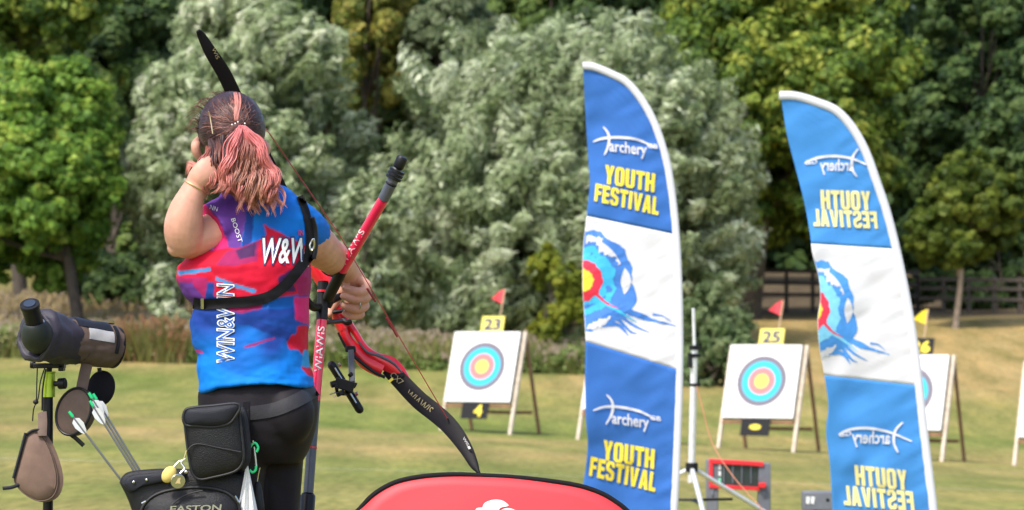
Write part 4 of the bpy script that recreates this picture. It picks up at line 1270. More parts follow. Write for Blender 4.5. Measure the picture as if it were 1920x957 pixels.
body_bvh = BVHTree.FromPolygons(bv, bf)
mb = MB()
for x_ in (438, 462): mb.ell(Q(x_, 256, .083), (.012, .010, .010), 12, 8)
mb.build('eyes', M_white, per)

# worn small things
def bracelet(c, axis, r, t, mt, nm):
    ax = Vector(axis).normalized(); u = ax.cross(Vector((0, 1, .2))).normalized(); w = ax.cross(u)
    mbb = MB(); m = 28
    mbb.tube([c + u * math.cos(2 * math.pi * k / m) * r[0] + w * math.sin(2 * math.pi * k / m) * r[1] for k in range(m + 1)], t, n=8, sub=1)
    return mbb.build(nm, mt, per)
bracelet(Q(366.5, 347, -.134), Q(376, 334, -.140) - Q(359, 366, -.134), (.0320, .0330), .0028, M_gold, 'bracelet')
bracelet(Q(672, 571, .484), Q(660, 574, .484) - Q(684, 568, .50), (.0142, .0142), .0022, M_metal, 'ring')
mb = MB(); mb.tube([Q(391, 209, -.118), Q(394, 220, -.112), Q(399, 251, -.12)], .0016, n=6); 
# arm guard
mb2 = MB(); mb2.tube([Q(622, 462, .375), Q(636, 470, .385), Q(640, 484, .375), Q(640, 500, .36)], [(.010, .016)] * 4, n=10); mb2.build('arm_guard', M_black, per)
mb2 = MB(); m = 26
c0 = Q(628, 487, .375); ax = (Q(640, 496, .43) - Q(612, 475, .28)).normalized(); u = ax.cross(Vector((0, 0, 1))).normalized(); w = ax.cross(u)
mb2.tube([c0 + u * math.cos(2 * math.pi * k / m) * .0485 + w * math.sin(2 * math.pi * k / m) * .0485 for k in range(m + 1)], .0022, n=6, sub=1); mb2.build('guard_strap', M_black, per)

# hair ---------------------------------------------------------------
HC = Q(434, 242, .0); HR = Vector((.0905, .106, .100))
def on_head(x, y, k=1.0):
    """point of the back of the hair cap under photo pixel x,y"""
    px_ = Q(x, y)
    dx = (px_.x - HC.x) / (HR.x * k); dz = (px_.z - HC.z) / (HR.z * k)
    q = 1 - dx * dx - dz * dz
    return Vector((px_.x, HC.y - HR.y * k * math.sqrt(max(q, .0)), px_.z))
hb = MB()
rings = []
BR = (.040, .022, .026)
nn, mm = 40, 20
for i in range(mm + 1):
    a = math.pi * i / mm; ring = []
    for j in range(nn):
        b = 2 * math.pi * j / nn
        s = max(math.sin(a), .02)
        v = Vector((HR.x * s * math.cos(b), HR.y * s * math.sin(b), HR.z * math.cos(a)))
        if v.y > .02: v *= .55 if v.z < .05 else 1.0          # face side stays free below the fringe
        k = 1 + .02 * noise.noise(v * 30) + .018 * math.sin(b * 16 + v.z * 30)
        if v.z < -.06: k *= .86
        ring.append(HC + v * k)
    rings.append(ring)
hb.rings(rings, True, 0, BR)
node = Q(453, 233, -.128)
hr = random.Random(5)
def mixc(a, b, t): return tuple(a[i] * (1 - t) + b[i] * t for i in range(3))
PINK = (.54, .165, .145); PEACH = (.70, .36, .27); AUB = (.22, .075, .048); BRN = (.055, .026, .027); ROSE = (.60, .155, .16)
# combed strands towards the tie
for k in range(420):
    t = hr.random() * 2 * math.pi
    rr = hr.uniform(.55, 1.0)
    x0 = 434 + 66 * math.cos(t) * rr; y0 = 243 + 70 * math.sin(t) * rr
    if y0 > 300: continue
    p0 = on_head(x0, y0, 1.005); pts = []
    for s in (0, .3, .6, .85, 1):
        x = x0 + (453 - x0) * s; y = y0 + (235 - y0) * s + 5 * math.sin(s * 3.14) * (1 if y0 > 200 else -.4) * hr.uniform(-1, 1)
        pts.append(on_head(x, y, 1.012 + .02 * hr.random()))
    pinkish = max(0, 1 - abs(x0 - 443) / 12) if y0 < 205 else (0.5 * hr.random() ** 2 if (y0 > 222 and 395 < x0 < 470) else 0.04 * hr.random())
    c = mixc(mixc(BRN, (.075, .037, .045), hr.random()), PINK, min(1, pinkish))
    hb.tube(pts, [.0006, .0012, .0016, .0015, .0012], n=4, sub=3, c=c)
# loose untidy strands over the combed hair
for k in range(150):
    t = hr.random() * 2 * math.pi; rr = hr.uniform(.5, 1.02)
    x0 = 434 + 66 * math.cos(t) * rr; y0 = 240 + 68 * math.sin(t) * rr
    if y0 > 296: continue
    bx_ = hr.uniform(-12, 12); pts = []
    for q_ in (0, .25, .5, .75, 1):
        x = x0 + (453 + hr.uniform(-9, 9) - x0) * q_ + bx_ * math.sin(q_ * 3.14); y = y0 + (238 - y0) * q_ + hr.uniform(-3, 3)
        pts.append(on_head(x, y, 1.015 + .045 * math.sin(q_ * 3.14) * hr.random()))
    hb.tube(pts, [.0004, .0008, .0008, .0007, .0005], n=4, sub=4, c=mixc(mixc(BRN, AUB, hr.random()), PEACH, hr.random() * (.6 if hr.random() < .4 else .15)))
# pink streak over the crown
for k in range(13):
    o_ = hr.gauss(0, 3.6); pts = []
    for s in np.linspace(0, 1, 6):
        y = 176 + (232 - 176) * s; x = 441 + 11 * s + o_ * (1 - .5 * s) + 4 * math.sin(s * 4 + .5)
        pts.append(on_head(x, y, 1.03 + .02 * hr.random()))
    hb.tube(pts, [.0010, .0020, .0025, .0025, .0022, .0016], n=5, sub=3, c=mixc(mixc(AUB, PINK, .35 + .6 * hr.random()), PEACH, hr.random() * .35))
# wavy lengths: clusters of strands that share one wave and close to a point
def grad(cols):
    def f(t):
        q = min(.999, max(0, t)) * (len(cols) - 1); i = int(q)
        return mixc(cols[i], cols[i + 1], q - i)
    return f
def cluster(path, amp, wl, ph, n, spread, w, cols, jit=.25):
    """path: (x, y, depth) control points in photo pixels"""
    pp = catmull(path, 8); m = len(pp)
    ln = [0]
    for i in range(1, m): ln.append(ln[-1] + float(np.linalg.norm(pp[i][:2] - pp[i - 1][:2])))
    for j in range(n):
        ox = hr.gauss(0, spread); od = hr.gauss(0, spread * S9); cut = hr.uniform(.82, 1.0); p2 = ph + hr.gauss(0, jit); aw = amp * hr.uniform(.75, 1.25)
        pts = []; rad = []
        mm_ = max(4, int(m * cut))
        for i in range(mm_):
            s_ = i / (mm_ - 1); q = pp[i]; t = pp[min(i + 1, m - 1)][:2] - pp[max(i - 1, 0)][:2]; t = t / (np.linalg.norm(t) + 1e-9)
            k = min(1, .15 + 1.3 * s_); sp = (.35 + 1.0 * math.sin(min(1, s_ * 1.15) * math.pi * .9)) * (1 - .45 * s_ ** 3)
            a_ = aw * k * math.sin(2 * math.pi * ln[i] / wl + p2)
            x = q[0] + t[1] * 0 + (-t[1]) * -(a_ + ox * sp); y = q[1] + t[0] * -(a_ + ox * sp)
            d = q[2] + od * sp + .0085 * k * math.cos(2 * math.pi * ln[i] / wl + p2) * amp / 5
            pts.append(Q(x, y, d)); rad.append(w * (.7 + .5 * math.sin(min(1, s_ * 1.2) * math.pi)) * (1 - .8 * s_ ** 5))
        g = hr.uniform(.78, 1.2)
        hb.tube(pts, rad, n=5, sub=1, c=grad([tuple(min(1, v * g) for v in c_) for c_ in cols]))
# nape and side lengths, dark at the root and rosy at the tip
for k in range(40):
    f = (k + hr.random()) / 40
    x0 = 392 + 100 * f; y0 = 252 + 24 * abs(f - .5) + hr.uniform(-8, 14)
    d0 = on_head(x0, y0, 1.0).y - A
    x1 = 408 + 110 * f + hr.uniform(-9, 9)
    y1 = interp(f, [0, .2, .45, .7, 1], [352, 372, 390, 402, 392]) + hr.uniform(-26, 8)
    lay = hr.random()
    xm = x0 * .55 + x1 * .45 + hr.uniform(-6, 6)
    path = [(x0, y0, d0 - .004), (xm, y0 * .55 + y1 * .45, -.125 - .03 * lay), (x0 * .2 + x1 * .8, y0 * .2 + y1 * .8, -.125 - .05 * lay), (x1, y1, -.12 - .05 * lay)]
    cols = [BRN, AUB, mixc(AUB, PINK, .55 + .4 * lay), mixc(PINK, PEACH, hr.random() * .7)]
    if lay < .6: cols = [BRN, BRN, mixc(BRN, AUB, .8), mixc(AUB, PINK, .55)]  # brown under-layer locks; shadow between the curls is also put into their colour
    cluster(path, hr.uniform(5.5, 9.0), hr.uniform(50, 74), hr.uniform(0, 6.28), 20, 2.9, .0015, cols, jit=.14)
# hair swept over the drawing hand
for k in range(3):
    x0 = 398 + hr.uniform(-8, 14); y0 = 272 + hr.uniform(-8, 14)
    path = [(x0, y0, on_head(x0, y0, 1.01).y - A), (388 + hr.uniform(-8, 8), 306 + hr.uniform(-6, 8), -.145), (392 + hr.uniform(-10, 10), 340 + hr.uniform(-6, 10), -.15), (382 + hr.uniform(-14, 26), 366 + hr.uniform(-8, 8), -.14)]
    cluster(path, 5, 50, hr.uniform(0, 6.28), 12, 3.6, .0019, [AUB, mixc(AUB, PINK, .6), PINK, mixc(PINK, PEACH, .6)])
# the broad pink tails from the tie
for k in range(9):
    path = [(452 + hr.uniform(-3, 3), 236, -.140), (438 + hr.uniform(-4, 4), 272, -.155), (424 + hr.uniform(-5, 5), 306, -.16), (420 + hr.uniform(-10, 6), 338, -.165), (406 + hr.uniform(-14, 14), 364 + hr.uniform(-8, 8), -.155)]
    cluster(path, hr.uniform(2.5, 4.5), 58, hr.uniform(0, 1.6), 24, 3.0, .0015, [ROSE, mixc(ROSE, PINK, .5), PINK, mixc(PINK, PEACH, .5)])
    path = [(455 + hr.uniform(-3, 3), 237, -.140), (476 + hr.uniform(-5, 6), 260, -.15), (496 + hr.uniform(-7, 7), 292, -.15), (509 + hr.uniform(-9, 9), 332, -.155), (518 + hr.uniform(-14, 14), 366 + hr.uniform(-12, 14), -.155), (528 + hr.uniform(-18, 14), 396 + hr.uniform(-10, 14), -.15)]
    cluster(path, hr.uniform(2.5, 5), 60, hr.uniform(2, 3.6), 24, 3.0, .0015, [ROSE, mixc(ROSE, PINK, .5), PINK, mixc(PINK, PEACH, .5)])
for k in range(12):
    x1 = 440 + 60 * k / 11 + hr.uniform(-6, 6)
    path = [(454 + hr.uniform(-3, 3), 240, -.138), (454 + (x1 - 454) * .4, 285, -.15), (454 + (x1 - 454) * .85, 335, -.165), (x1 + 6, 372, -.165), (x1 + 10, 398 + hr.uniform(-18, 12), -.15)]
    cluster(path, hr.uniform(5.5, 8.5), hr.uniform(50, 70), hr.uniform(0, 6.28), 18, 2.7, .0015, [mixc(AUB, ROSE, .5), AUB, mixc(AUB, PEACH, .45), mixc(PINK, PEACH, .5)])
for k in range(130):
    t = hr.uniform(-3.3, -.4); x0 = 434 + 62 * math.cos(t); y0 = 243 + 66 * math.sin(t)
    L_ = hr.uniform(4, 24) * (1 if t < -1.6 else .35)
    pts = [Q(x0, y0, -.02), Q(x0 - L_ * .6, y0 - L_ * .35, -.03), Q(x0 - L_ * 1.3, y0 + hr.uniform(-6, 14), -.03)]
    hb.tube(pts, [.0007, .0006, .0003], n=4, sub=4, c=mixc(BRN, AUB, hr.random()))
for k in range(14):
    pts = [Q(372 + hr.uniform(-3, 12), 316 + hr.uniform(-6, 6), -.14), Q(356 + hr.uniform(-6, 6), 306 + hr.uniform(-4, 8), -.14), Q(351 + hr.uniform(-4, 6), 325 + hr.uniform(-8, 12), -.14)]
    hb.tube(pts, [.0014, .0011, .0005], n=4, sub=4, c=mixc(PEACH, PINK, hr.random()))
hair = hb.build('hair', M_hair, per, angle=180)
mb.build('hair_pin', M_gold, hair)
mb = MB()
for x_, y_ in ((435, 234), (441, 232), (446, 229), (459, 232)): mb.ell(Q(x_, y_, -.155), (.0024,) * 3, 8, 6)
mb.build('hair_beads', M_white, hair)

# ------------------------------------------------------------------ bow
bow = empty('recurve_bow', tuple(Q(640, 560, .58)), 'red and black recurve bow with stabilisers held by the archer', 'bow')
def limb(path, name, mt, dirn=(0, 1, 0)):
    mbl = MB()
    mbl.tube([Q(x, y, d) for x, y, w, d in path], [(.0045, w / 2 * (A + d) / F) for x, y, w, d in path], n=14, sub=6, dirn=dirn)
    return mbl.build(name, mt, bow)
ul = limb([(371, 58, 8, .30), (378, 68, 16, .31), (396, 100, 24, .33), (418, 135, 27, .36), (436, 172, 28, .39), (462, 232, 29, .44), (500, 305, 30, .5), (535, 380, 30, .55), (562, 440, 30, .59)], 'limb', M_limb)
ll = limb([(728, 690, 30, .60), (752, 716, 33, .58), (785, 750, 35, .54), (815, 774, 35, .5), (838, 794, 34, .46), (858, 818, 31, .42), (876, 846, 25, .38), (889, 872, 17, .35), (896, 884, 8, .335), (901, 893, 5, .33)], 'limb', M_limb)
def bow_surf(d_at): return lambda x, y: Q(x, y, d_at(x, y))
dl = lambda x, y: interp(x, [728, 752, 785, 815, 838, 858, 876, 889], [.6, .58, .54, .5, .46, .42, .38, .35]) - .008
mb = MB(); put_text(mb, 'WIAWIS', (757, 743), (46, 36), (11, -13), bow_surf(dl), bold=.0); mb.build('limb_print', M_goldprint, ll, smooth=False)
mb = MB(); put_text(mb, '1', (876, 838), (3, 5), (4, -2), bow_surf(dl), bold=.02); put_text(mb, 'WIS', (867, 822), (9, 15), (4, -3), bow_surf(dl), bold=0); mb.build('limb_print', M_white, ll, smooth=False)
mb = MB(); put_text(mb, 'CX7', (730, 705), (20, 18), (8, -8), bow_surf(dl), bold=.0); mb.build('limb_print', M_goldprint, ll, smooth=False)
mb = MB(); mb.prism([Q(728, 714, .565), Q(735, 708, .565), Q(738, 712, .56), Q(731, 718, .56)], (0, .001, 0)); mb.build('limb_print', M_yellow, ll, smooth=False)
du = lambda x, y: interp(y, [58, 100, 172], [.3, .33, .39]) - .008
mb = MB(); put_text(mb, 'WIS', (397, 92), (9, 20), (6, -3), bow_surf(du), bold=0); mb.build('limb_print', M_goldprint, ul, smooth=False)
# riser
mb = MB()
def slab(mb, path, th):
    mb.tube([Q(x, y, d) for x, y, w, d in path], [(th, w / 2 * (A + d) / F) for x, y, w, d in path], n=8, sub=4, dirn=(0, 1, 0))
slab(mb, [(552, 425, 26, .60), (572, 465, 26, .60), (592, 500, 34, .60), (607, 525, 32, .60), (620, 552, 26, .60)], .02)
slab(mb, [(620, 552, 26, .60), (630, 576, 24, .60), (638, 598, 30, .60), (648, 616, 32, .60)], .022)
slab(mb, [(643, 606, 22, .60), (648, 630, 21, .60), (663, 653, 23, .60), (687, 679, 29, .60), (718, 694, 31, .60)], .018)
slab(mb, [(652, 604, 15, .60), (667, 626, 13, .60), (684, 652, 13, .60), (704, 670, 20, .60), (730, 684, 32, .60), (750, 700, 26, .60), (765, 713, 11, .60)], .016)
rs_ = mb.build('riser', M_riser, bow, angle=50)
mb = MB(); slab(mb, [(634, 624, 4, .580), (649, 652, 6, .580), (670, 674, 7, .580), (700, 697, 7, .580), (722, 708, 6, .580)], .006); mb.build('riser_inlay', M_black, rs_)
mb = MB(); slab(mb, [(672, 640, 4, .586), (688, 660, 5, .586), (712, 668, 6, .586), (738, 682, 5, .586), (754, 700, 4, .586)], .004); mb.build('riser_edge', M_carbon, rs_)
mb = MB(); mb.tube([Q(754, 703, .575), Q(754, 703, .595)], .006, n=10, sub=1); mb.build('limb_bolt', M_black, rs_)
mb = MB(); mb.tube([Q(642, 600, .58), Q(650, 605, .575), Q(658, 603, .58)], .008, n=8); mb.tube([Q(618, 588, .575), Q(628, 585, .57), Q(645, 583, .57)], .006, n=8); mb.build('finger_sling', M_black, bow)
# string
mb = MB()
anch = Q(506, 252, .04)
mb.tube([Q(374, 64, .335), Q(412, 118, .385), Q(440, 170, .40), anch], .0014, n=6, sub=1)
mb.tube([anch, Q(636, 440, .21), Q(838, 784, .44)], .0016, n=6, sub=1)
mb.tube([Q(838, 784, .44), Q(845, 790, .50), Q(872, 830, .42), Q(900, 888, .345)], .0019, n=6, sub=3)
st_ = mb.build('string', M_string, bow)
mb = MB(); mb.tube([Q(688, 541, .275), Q(704, 566, .295)], .003, n=8, sub=1); mb.build('string_serving', M_rust, st_)
mb = MB(); mb.tube([Q(724, 596, .31), Q(745, 632, .335)], .0026, n=8, sub=1); mb.build('string_serving', M_rust, st_)
# stabilisers
def rod(pts, r, mt, nm, parent, n=16):
    mbr = MB(); mbr.tube([Q(*p) for p in pts], r, n=n, sub=1); return mbr.build(nm, mt, parent, angle=40)
sr = rod([(641, 508, .345), (719, 374, .20)], .0150, M_red, 'side_rod', bow)
rod([(641, 508, .345), (636, 518, .355), (622, 545, .40), (616, 558, .43)], [.0155, .0165, .0165, .0165], M_black, 'rod_collar', sr)
rod([(719, 374, .20), (733, 346, .18)], .0158, M_carbon, 'rod_tip', sr)
rod([(732.6, 347, .18), (734, 344, .18)], .0166, M_trim, 'rod_band', sr)
rod([(734, 344, .18), (738, 336, .178)], .0158, M_carbon, 'rod_tip', sr)
for k in range(3):
    a = (737 + k * 3.2, 336 - k * 6.2, .178 - k * .003); b = (737 + k * 3.2 + 2.2, 336 - k * 6.2 - 4.6, .177 - k * .003)
    rod([a, b], .0225, M_black, 'damper_ring', sr)
rod([(744, 318, .172), (746, 315, .17)], .012, M_metal, 'weight_band', sr)
rod([(745, 317, .17), (747, 313, .17), (754, 297, .165), (755.5, 294, .164)], [.0115, .0155, .0155, .012], M_black, 'end_weight', sr)
dr = rod([(603.5, 600, .44), (591, 752, .40)], .0148, M_red, 'side_rod', bow)
rod([(606, 528, .46), (604.5, 575, .45), (603.5, 600, .44)], [.0155, .0165, .0165], M_black, 'rod_collar', dr)
rod([(605.6, 545, .455), (605.3, 549, .454)], .017, M_riser, 'rod_band', dr)
rod([(591, 752, .40), (588, 790, .39), (578, 925, .35)], .0145, M_carbon, 'rod_tip', dr)
rod([(584.8, 838, .375), (584.6, 841, .3745)], .0152, M_riser, 'rod_band', dr)
rod([(578, 925, .35), (577.5, 930, .35), (574, 985, .33)], [.016, .021, .021], M_black, 'end_weight', dr)
# second thin rod behind
rod([(586, 800, .46), (573, 950, .44)], .0068, M_black, 'thin_rod', bow)
def text_on_rod(s, a, b, frac0, frac1, h, parent, side, off):
    ra, rb = np.array(a[:2], float), np.array(b[:2], float); u = (rb - ra); Ln = np.linalg.norm(u); u /= Ln; nrm_ = np.array([u[1], -u[0]])
    o_ = ra + u * Ln * frac0 - nrm_ * h / 2 + nrm_ * side
    def sfc(x, y):
        t = np.dot(np.array([x, y]) - ra, u) / Ln
        e = np.dot(np.array([x, y]) - ra, nrm_) * S9 * 1.05
        return Q(x, y, a[2] + (b[2] - a[2]) * t - math.sqrt(max(off ** 2 - e * e, 1e-6)))
    mbt = MB(); put_text(mbt, s, o_, u * Ln * (frac1 - frac0), nrm_ * h, sfc, bold=.01); mbt.build('rod_print', M_white, parent, smooth=False)
text_on_rod('WIAWIS', (591, 752, .40), (603.5, 600, .44), .36, .92, 13, dr, 0, .0175)
text_on_rod('WIAWIS', (641, 508, .345), (719, 374, .20), .05, .55, 11, sr, 5, .0185)
# v-bar block and damper
mb = MB(); mb.box(Q(612, 562, .48), (.045, .05, .036), Matrix.Rotation(.5, 3, 'Y')); mb.tube([Q(605, 572, .46), Q(640, 555, .5)], .011, n=10, sub=1); mb.build('v_bar', M_black, bow, bevel=.004)
mb = MB(); mb.tube([Q(604, 574, .45), Q(590, 577, .42), Q(581, 571, .4), Q(575, 560, .39)], [.010, .012, .011, .008], n=10); mb.tube([Q(605, 606, .44), Q(622, 604, .5), Q(640, 602, .56)], .007, n=8); mb.build('damper', M_black, bow)
# sight
sg = empty('bow_sight', tuple(Q(655, 650, .56)), 'black target sight on a carbon arm fixed below the grip of the bow', 'bow sight')
mb = MB(); mb.bar(Q(658, 652, .57), Q(660, 718, .50), .017, .010, up=(0, 1, 0)); mb.build('extension_bar', M_carbon, sg, bevel=.002)
mb = MB(); mb.box(Q(657, 655, .57), (.03, .02, .018)); mb.build('mount', M_black, sg, bevel=.004)
mb = MB(); mb.tube([Q(622, 685, .49), Q(633, 702, .49), Q(663, 750, .49), Q(674, 768, .49)], [.0125] * 4, n=10, sub=1, round_=True); mb.build('track', M_black, sg)
mb = MB(); mb.tube([Q(628, 690, .476), Q(668, 756, .476)], .0025, n=6, sub=1); mb.tube([Q(636, 686, .48), Q(639, 684, .48)], .007, n=8, sub=1); mb.tube([Q(666, 740, .48), Q(671, 738, .48)], .006, n=8, sub=1); mb.build('thread', M_metal, sg)
mb = MB(); mb.tube([Q(620, 722, .465), Q(632, 719, .47)], .010, n=10, sub=1); mb.tube([Q(655, 700, .48), Q(660, 706, .48)], .008, n=10, sub=1); mb.tube([Q(636, 734, .46), Q(640, 742, .46)], .012, n=12, sub=1); mb.box(Q(646, 722, .476), (.056, .03, .030), Matrix.Rotation(.3, 3, 'Y')); mb.tube([Q(628, 728, .47), Q(634, 727, .47)], .014, n=12, sub=1); mb.tube([Q(646, 742, .47), Q(646, 738, .47)], .010, n=12, sub=1); mb.tube([Q(664, 722, .49), Q(668, 724, .49)], .009, n=10, sub=1); mb.build('slider', M_black, sg, bevel=.003)
mb = MB(); mb.tube([Q(618, 740, .46), Q(640, 733, .47)], .0022, n=6, sub=1); mb.tube([Q(626, 745, .46), Q(656, 726, .47)], .0016, n=6, sub=1); mb.build('sight_pin', M_metal, sg)

# ------------------------------------------------------------------ hip pouch, quiver, arrows, charms
B = -.20                       # depth of the quiver relative to the archer
def poly3(pl, d, sub=4, closed=True):
    q = catmull(pl + [pl[0]], sub)[:-1] if closed else catmull(pl, sub)
    return [Q(a, b, d) for a, b in q]
def slab_obj(pl, d, th, name, mt, root, bevel=.006, sub=4, puff=0.0):
    """rounded padded panel: outline pl, th deep, with an optional domed front"""
    out = catmull(pl + [pl[0]], sub)[:-1]; n_ = len(out)
    cx_ = sum(p[0] for p in out) / n_; cy_ = sum(p[1] for p in out) / n_
    rings = []
    for s, dd in ((1, th), (1, .012 if puff else .004), (.985, .004), (.95, 0), (.8, -puff * .55), (.55, -puff * .85), (.25, -puff), (.02, -puff)):
        rings.append([Q(cx_ + (p[0] - cx_) * s, cy_ + (p[1] - cy_) * s, d + dd) for p in out])
    mbs = MB(); mbs.rings(rings)
    return mbs.build(name, mt, root, angle=60)
def piping(pl, d, r, mt, root, name='piping', sub=4, closed=True):
    mbp = MB(); q = poly3(pl, d, sub, closed)
    if closed: q = q + [q[0]]
    mbp.tube(q, r, n=8, sub=1); return mbp.build(name, mt, root)

qv = empty('quiver', tuple(Q(350, 1250, B)), 'black leather hip quiver with studs and a zipped pocket on the archer', 'quiver')
qpl = [(224, 905), (230, 893), (246, 884), (300, 879), (370, 880), (440, 884), (468, 900), (474, 960), (472, 1080), (455, 1240), (380, 1265), (320, 1230), (275, 1080), (248, 960)]
slab_obj(qpl, B, .11, 'shell', M_leather, qv, puff=.01)
slab_obj([(232, 908), (238, 897), (255, 890), (300, 886), (345, 883), (345, 896), (300, 906), (262, 914), (244, 924)], B - .016, .012, 'cuff', M_leather2, qv, puff=.004)
for xx, yy in ((251, 904), (275, 900)):
    mb = MB(); mb.ell(Q(xx, yy, B - .022), (.0042, .003, .0042), 10, 8); mb.build('stud', M_metal, qv)
pk = [(262, 975), (268, 950), (288, 930), (320, 919), (370, 914), (415, 920), (440, 936), (450, 962), (452, 1060), (420, 1130), (330, 1130), (280, 1070)]
pko = slab_obj(pk, B - .02, .03, 'pocket', M_leather, qv, puff=.028)
piping(pk, B - .018, .0042, M_trim, pko)
piping([(312, 975), (325, 945), (350, 928), (380, 920)], B - .046, .0022, M_trim, pko, 'seam', closed=False)
mb = MB(); put_text(mb, 'EASTON', (318, 961), (96, -3), (2, -12), lambda x, y: Q(x, y, B - .050), bold=.02); mb.build('lettering', M_metal, pko, smooth=False)
mb = MB(); mb.tube([Q(266, 944, B - .03), Q(274, 940, B - .034)], .0026, n=6, sub=1); mb.tube([Q(441, 930, B - .03), Q(448, 942, B - .03)], .0026, n=6, sub=1); mb.build('zip_pull', M_metal, pko)

po = empty('hip_pouch', tuple(Q(405, 905, B - .03)), 'black leather hip pouch with a padded flap above the quiver', 'pouch')
pf = [(345, 782), (352, 768), (380, 763), (430, 758), (445, 764), (450, 785), (456, 840), (455, 866), (440, 884), (400, 895), (375, 899), (362, 890), (356, 870), (349, 820)]
pfo = slab_obj(pf, B - .045, .075, 'pouch_body', M_leather, po, puff=.012)
piping(pf, B - .042, .0035, M_trim, pfo)
slab_obj([(440, 762), (456, 762), (464, 778), (469, 815), (471, 850), (466, 872), (452, 882), (446, 830)], B - .02, .05, 'gusset', M_leather2, po, puff=.004)
fl_ = [(343, 785), (348, 769), (366, 764), (400, 761), (440, 757), (450, 764), (442, 780), (428, 795), (400, 801), (365, 799), (348, 797)]
flo = slab_obj(fl_, B - .058, .02, 'flap', M_leather2, po, puff=.012)
piping(fl_, B - .056, .004, M_trim, flo)
piping([(351, 846), (360, 836), (375, 833), (410, 840), (452, 848)], B - .058, .002, M_trim, pfo, 'seam', closed=False)
mb = MB(); mb.box(Q(449, 812, B - .03), (.018, .006, .034), Matrix.Rotation(.15, 3, 'Y')); mb.build('clip', M_leather2, po, bevel=.002)
mb = MB(); mb.ell(Q(444, 789, B - .035), (.003, .003, .003), 8, 6); mb.build('stud', M_metal, po)
mb = MB(); mb.box(Q(462, 770, B - .01), (.02, .006, .05)); mb.box(Q(465, 790, B - .012), (.008, .006, .06)); mb.build('belt_loop', M_blackmatte, po, bevel=.002)

def arrow(a, b, label):
    a = Q(*a); b = Q(*b); t = (b - a).normalized()
    root = empty('arrow', tuple(b), label, 'arrow', 'arrows in the quiver')
    mba = MB(); mba.tube([a + t * .012, b], .0030, n=10, sub=1); mba.build('shaft', M_shaft, root)
    mba = MB(); mba.tube([a - t * .004, a + t * .010, a + t * .014], [.0036, .0044, .0036], n=10, sub=1); mba.build('nock', M_green, root)
    u = t.cross(Vector((0, 1, 0))).normalized(); w = t.cross(u)
    for k in range(3):
        dr_ = u * math.cos(k * 2.094 + .4) + w * math.sin(k * 2.094 + .4)
        pl = [a + t * .020 + dr_ * .002, a + t * .026 + dr_ * .013, a + t * .042 + dr_ * .0155, a + t * .062 + dr_ * .009, a + t * .070 + dr_ * .002]
        mba = MB(); mba.prism(pl, t.cross(dr_) * .0012); mba.build('vane', M_vane, root)
arrow((131, 774, B + .03), (240, 918, B + .05), 'single arrow with green nock standing apart left of the arrow bunch')
arrow((168, 739, B + .05), (262, 892, B + .06), 'foremost of the three bunched arrows, its nock highest')
arrow((176, 741, B + .065), (268, 892, B + .07), 'rightmost of the three bunched arrows with green nocks')
arrow((170, 754, B + .04), (258, 895, B + .05), 'lowest nocked of the three bunched arrows')

kc = empty('key_charm', tuple(Q(316, 905, B - .06)), 'yellow oval key charm hanging below the pouch', 'key charm', 'charms on the pouch')
mb = MB(); mb.ell(Q(317, 890, B - .06), (.018, .015, .024), 18, 12, rot=Matrix.Rotation(.6, 3, 'Y')); mb.build('fob', M_lemon, kc)
mb = MB(); mb.tube([Q(326, 876, B - .055), Q(335, 866, B - .05), Q(344, 862, B - .05), Q(350, 845, B - .05)], .002, n=6); mb.build('chain', M_gold, kc)
kd = empty('key_charm', tuple(Q(333, 915, B - .065)), 'round silver and gold medallion charm hanging below the pouch', 'key charm', 'charms on the pouch')
mb = MB(); mb.tube([Q(333, 902, B - .062), Q(334, 903, B - .068)], [.0195, .0195], n=28, sub=1); dd_ = mb.build('disc', M_metal, kd, bevel=.001)
mb = MB(); mb.prism([Q(333 + 8 * math.cos(k * .785) * (1 if k % 2 else .55), 902 + 8 * math.sin(k * .785) * (1 if k % 2 else .55), B - .0695) for k in range(8)], (0, .002, 0)); mb.build('motif', M_gold, dd_)
mb = MB(); mb.tube([Q(338, 888, B - .06), Q(346, 878, B - .055), Q(340, 868, B - .05), Q(348, 860, B - .05)], .0024, n=6); mb.ell(Q(349, 885, B - .06), (.006,) * 3, 10, 8); mb.build('chain', M_metal, kd)

cb_ = empty('carabiner', tuple(Q(476, 890, B + .03)), 'green and silver carabiner clipped behind the pouch', 'carabiner')
mb = MB(); mb.tube([Q(466, 858, B + .0), Q(468, 842, B), Q(474, 832, B), Q(480, 832, B), Q(484, 840, B), Q(481, 848, B)], .0034, n=8); mb.tube([Q(480, 874, B), Q(479, 882, B), Q(473, 886, B), Q(468, 881, B)], .0034, n=8); mb.build('frame', M_green, cb_)
mb = MB(); mb.tube([Q(476, 838, B), Q(478, 856, B), Q(480, 876, B)], .0033, n=8); mb.tube([Q(474, 826, B), Q(474, 834, B)], .003, n=6, sub=1); mb.build('gate', M_metal, cb_)
tw = empty('towel', tuple(Q(465, 1060, B)), 'white towel hanging from the carabiner beside the quiver', 'towel')
mb = MB()
rings = []
for s in np.linspace(0, 1, 14):
    y = 872 + 190 * s; hw = 1.5 + 20 * min(1, s * 1.9); cx_ = 463 + 2 * s
    row = []
    for k in np.linspace(-1, 1, 13):
        row.append(Q(cx_ + hw * k, y, B - .012 + .012 * math.sin(k * 7 + s * 2) * min(1, s * 2)))
    rings.append(row + [r + Vector((0, .006, 0)) for r in reversed(row)])
mb.rings(rings); mb.build('cloth', M_towel, tw)
tb = empty('tool_pouch', tuple(Q(482, 960, B + .05)), 'small navy pouch with a short chain hanging beside the white towel', 'pouch')
slab_obj([(478, 906), (484, 900), (490, 912), (494, 935), (495, 960), (480, 965), (472, 950)], B + .03, .02, 'pouch_body', M_leather2, tb, puff=.006)
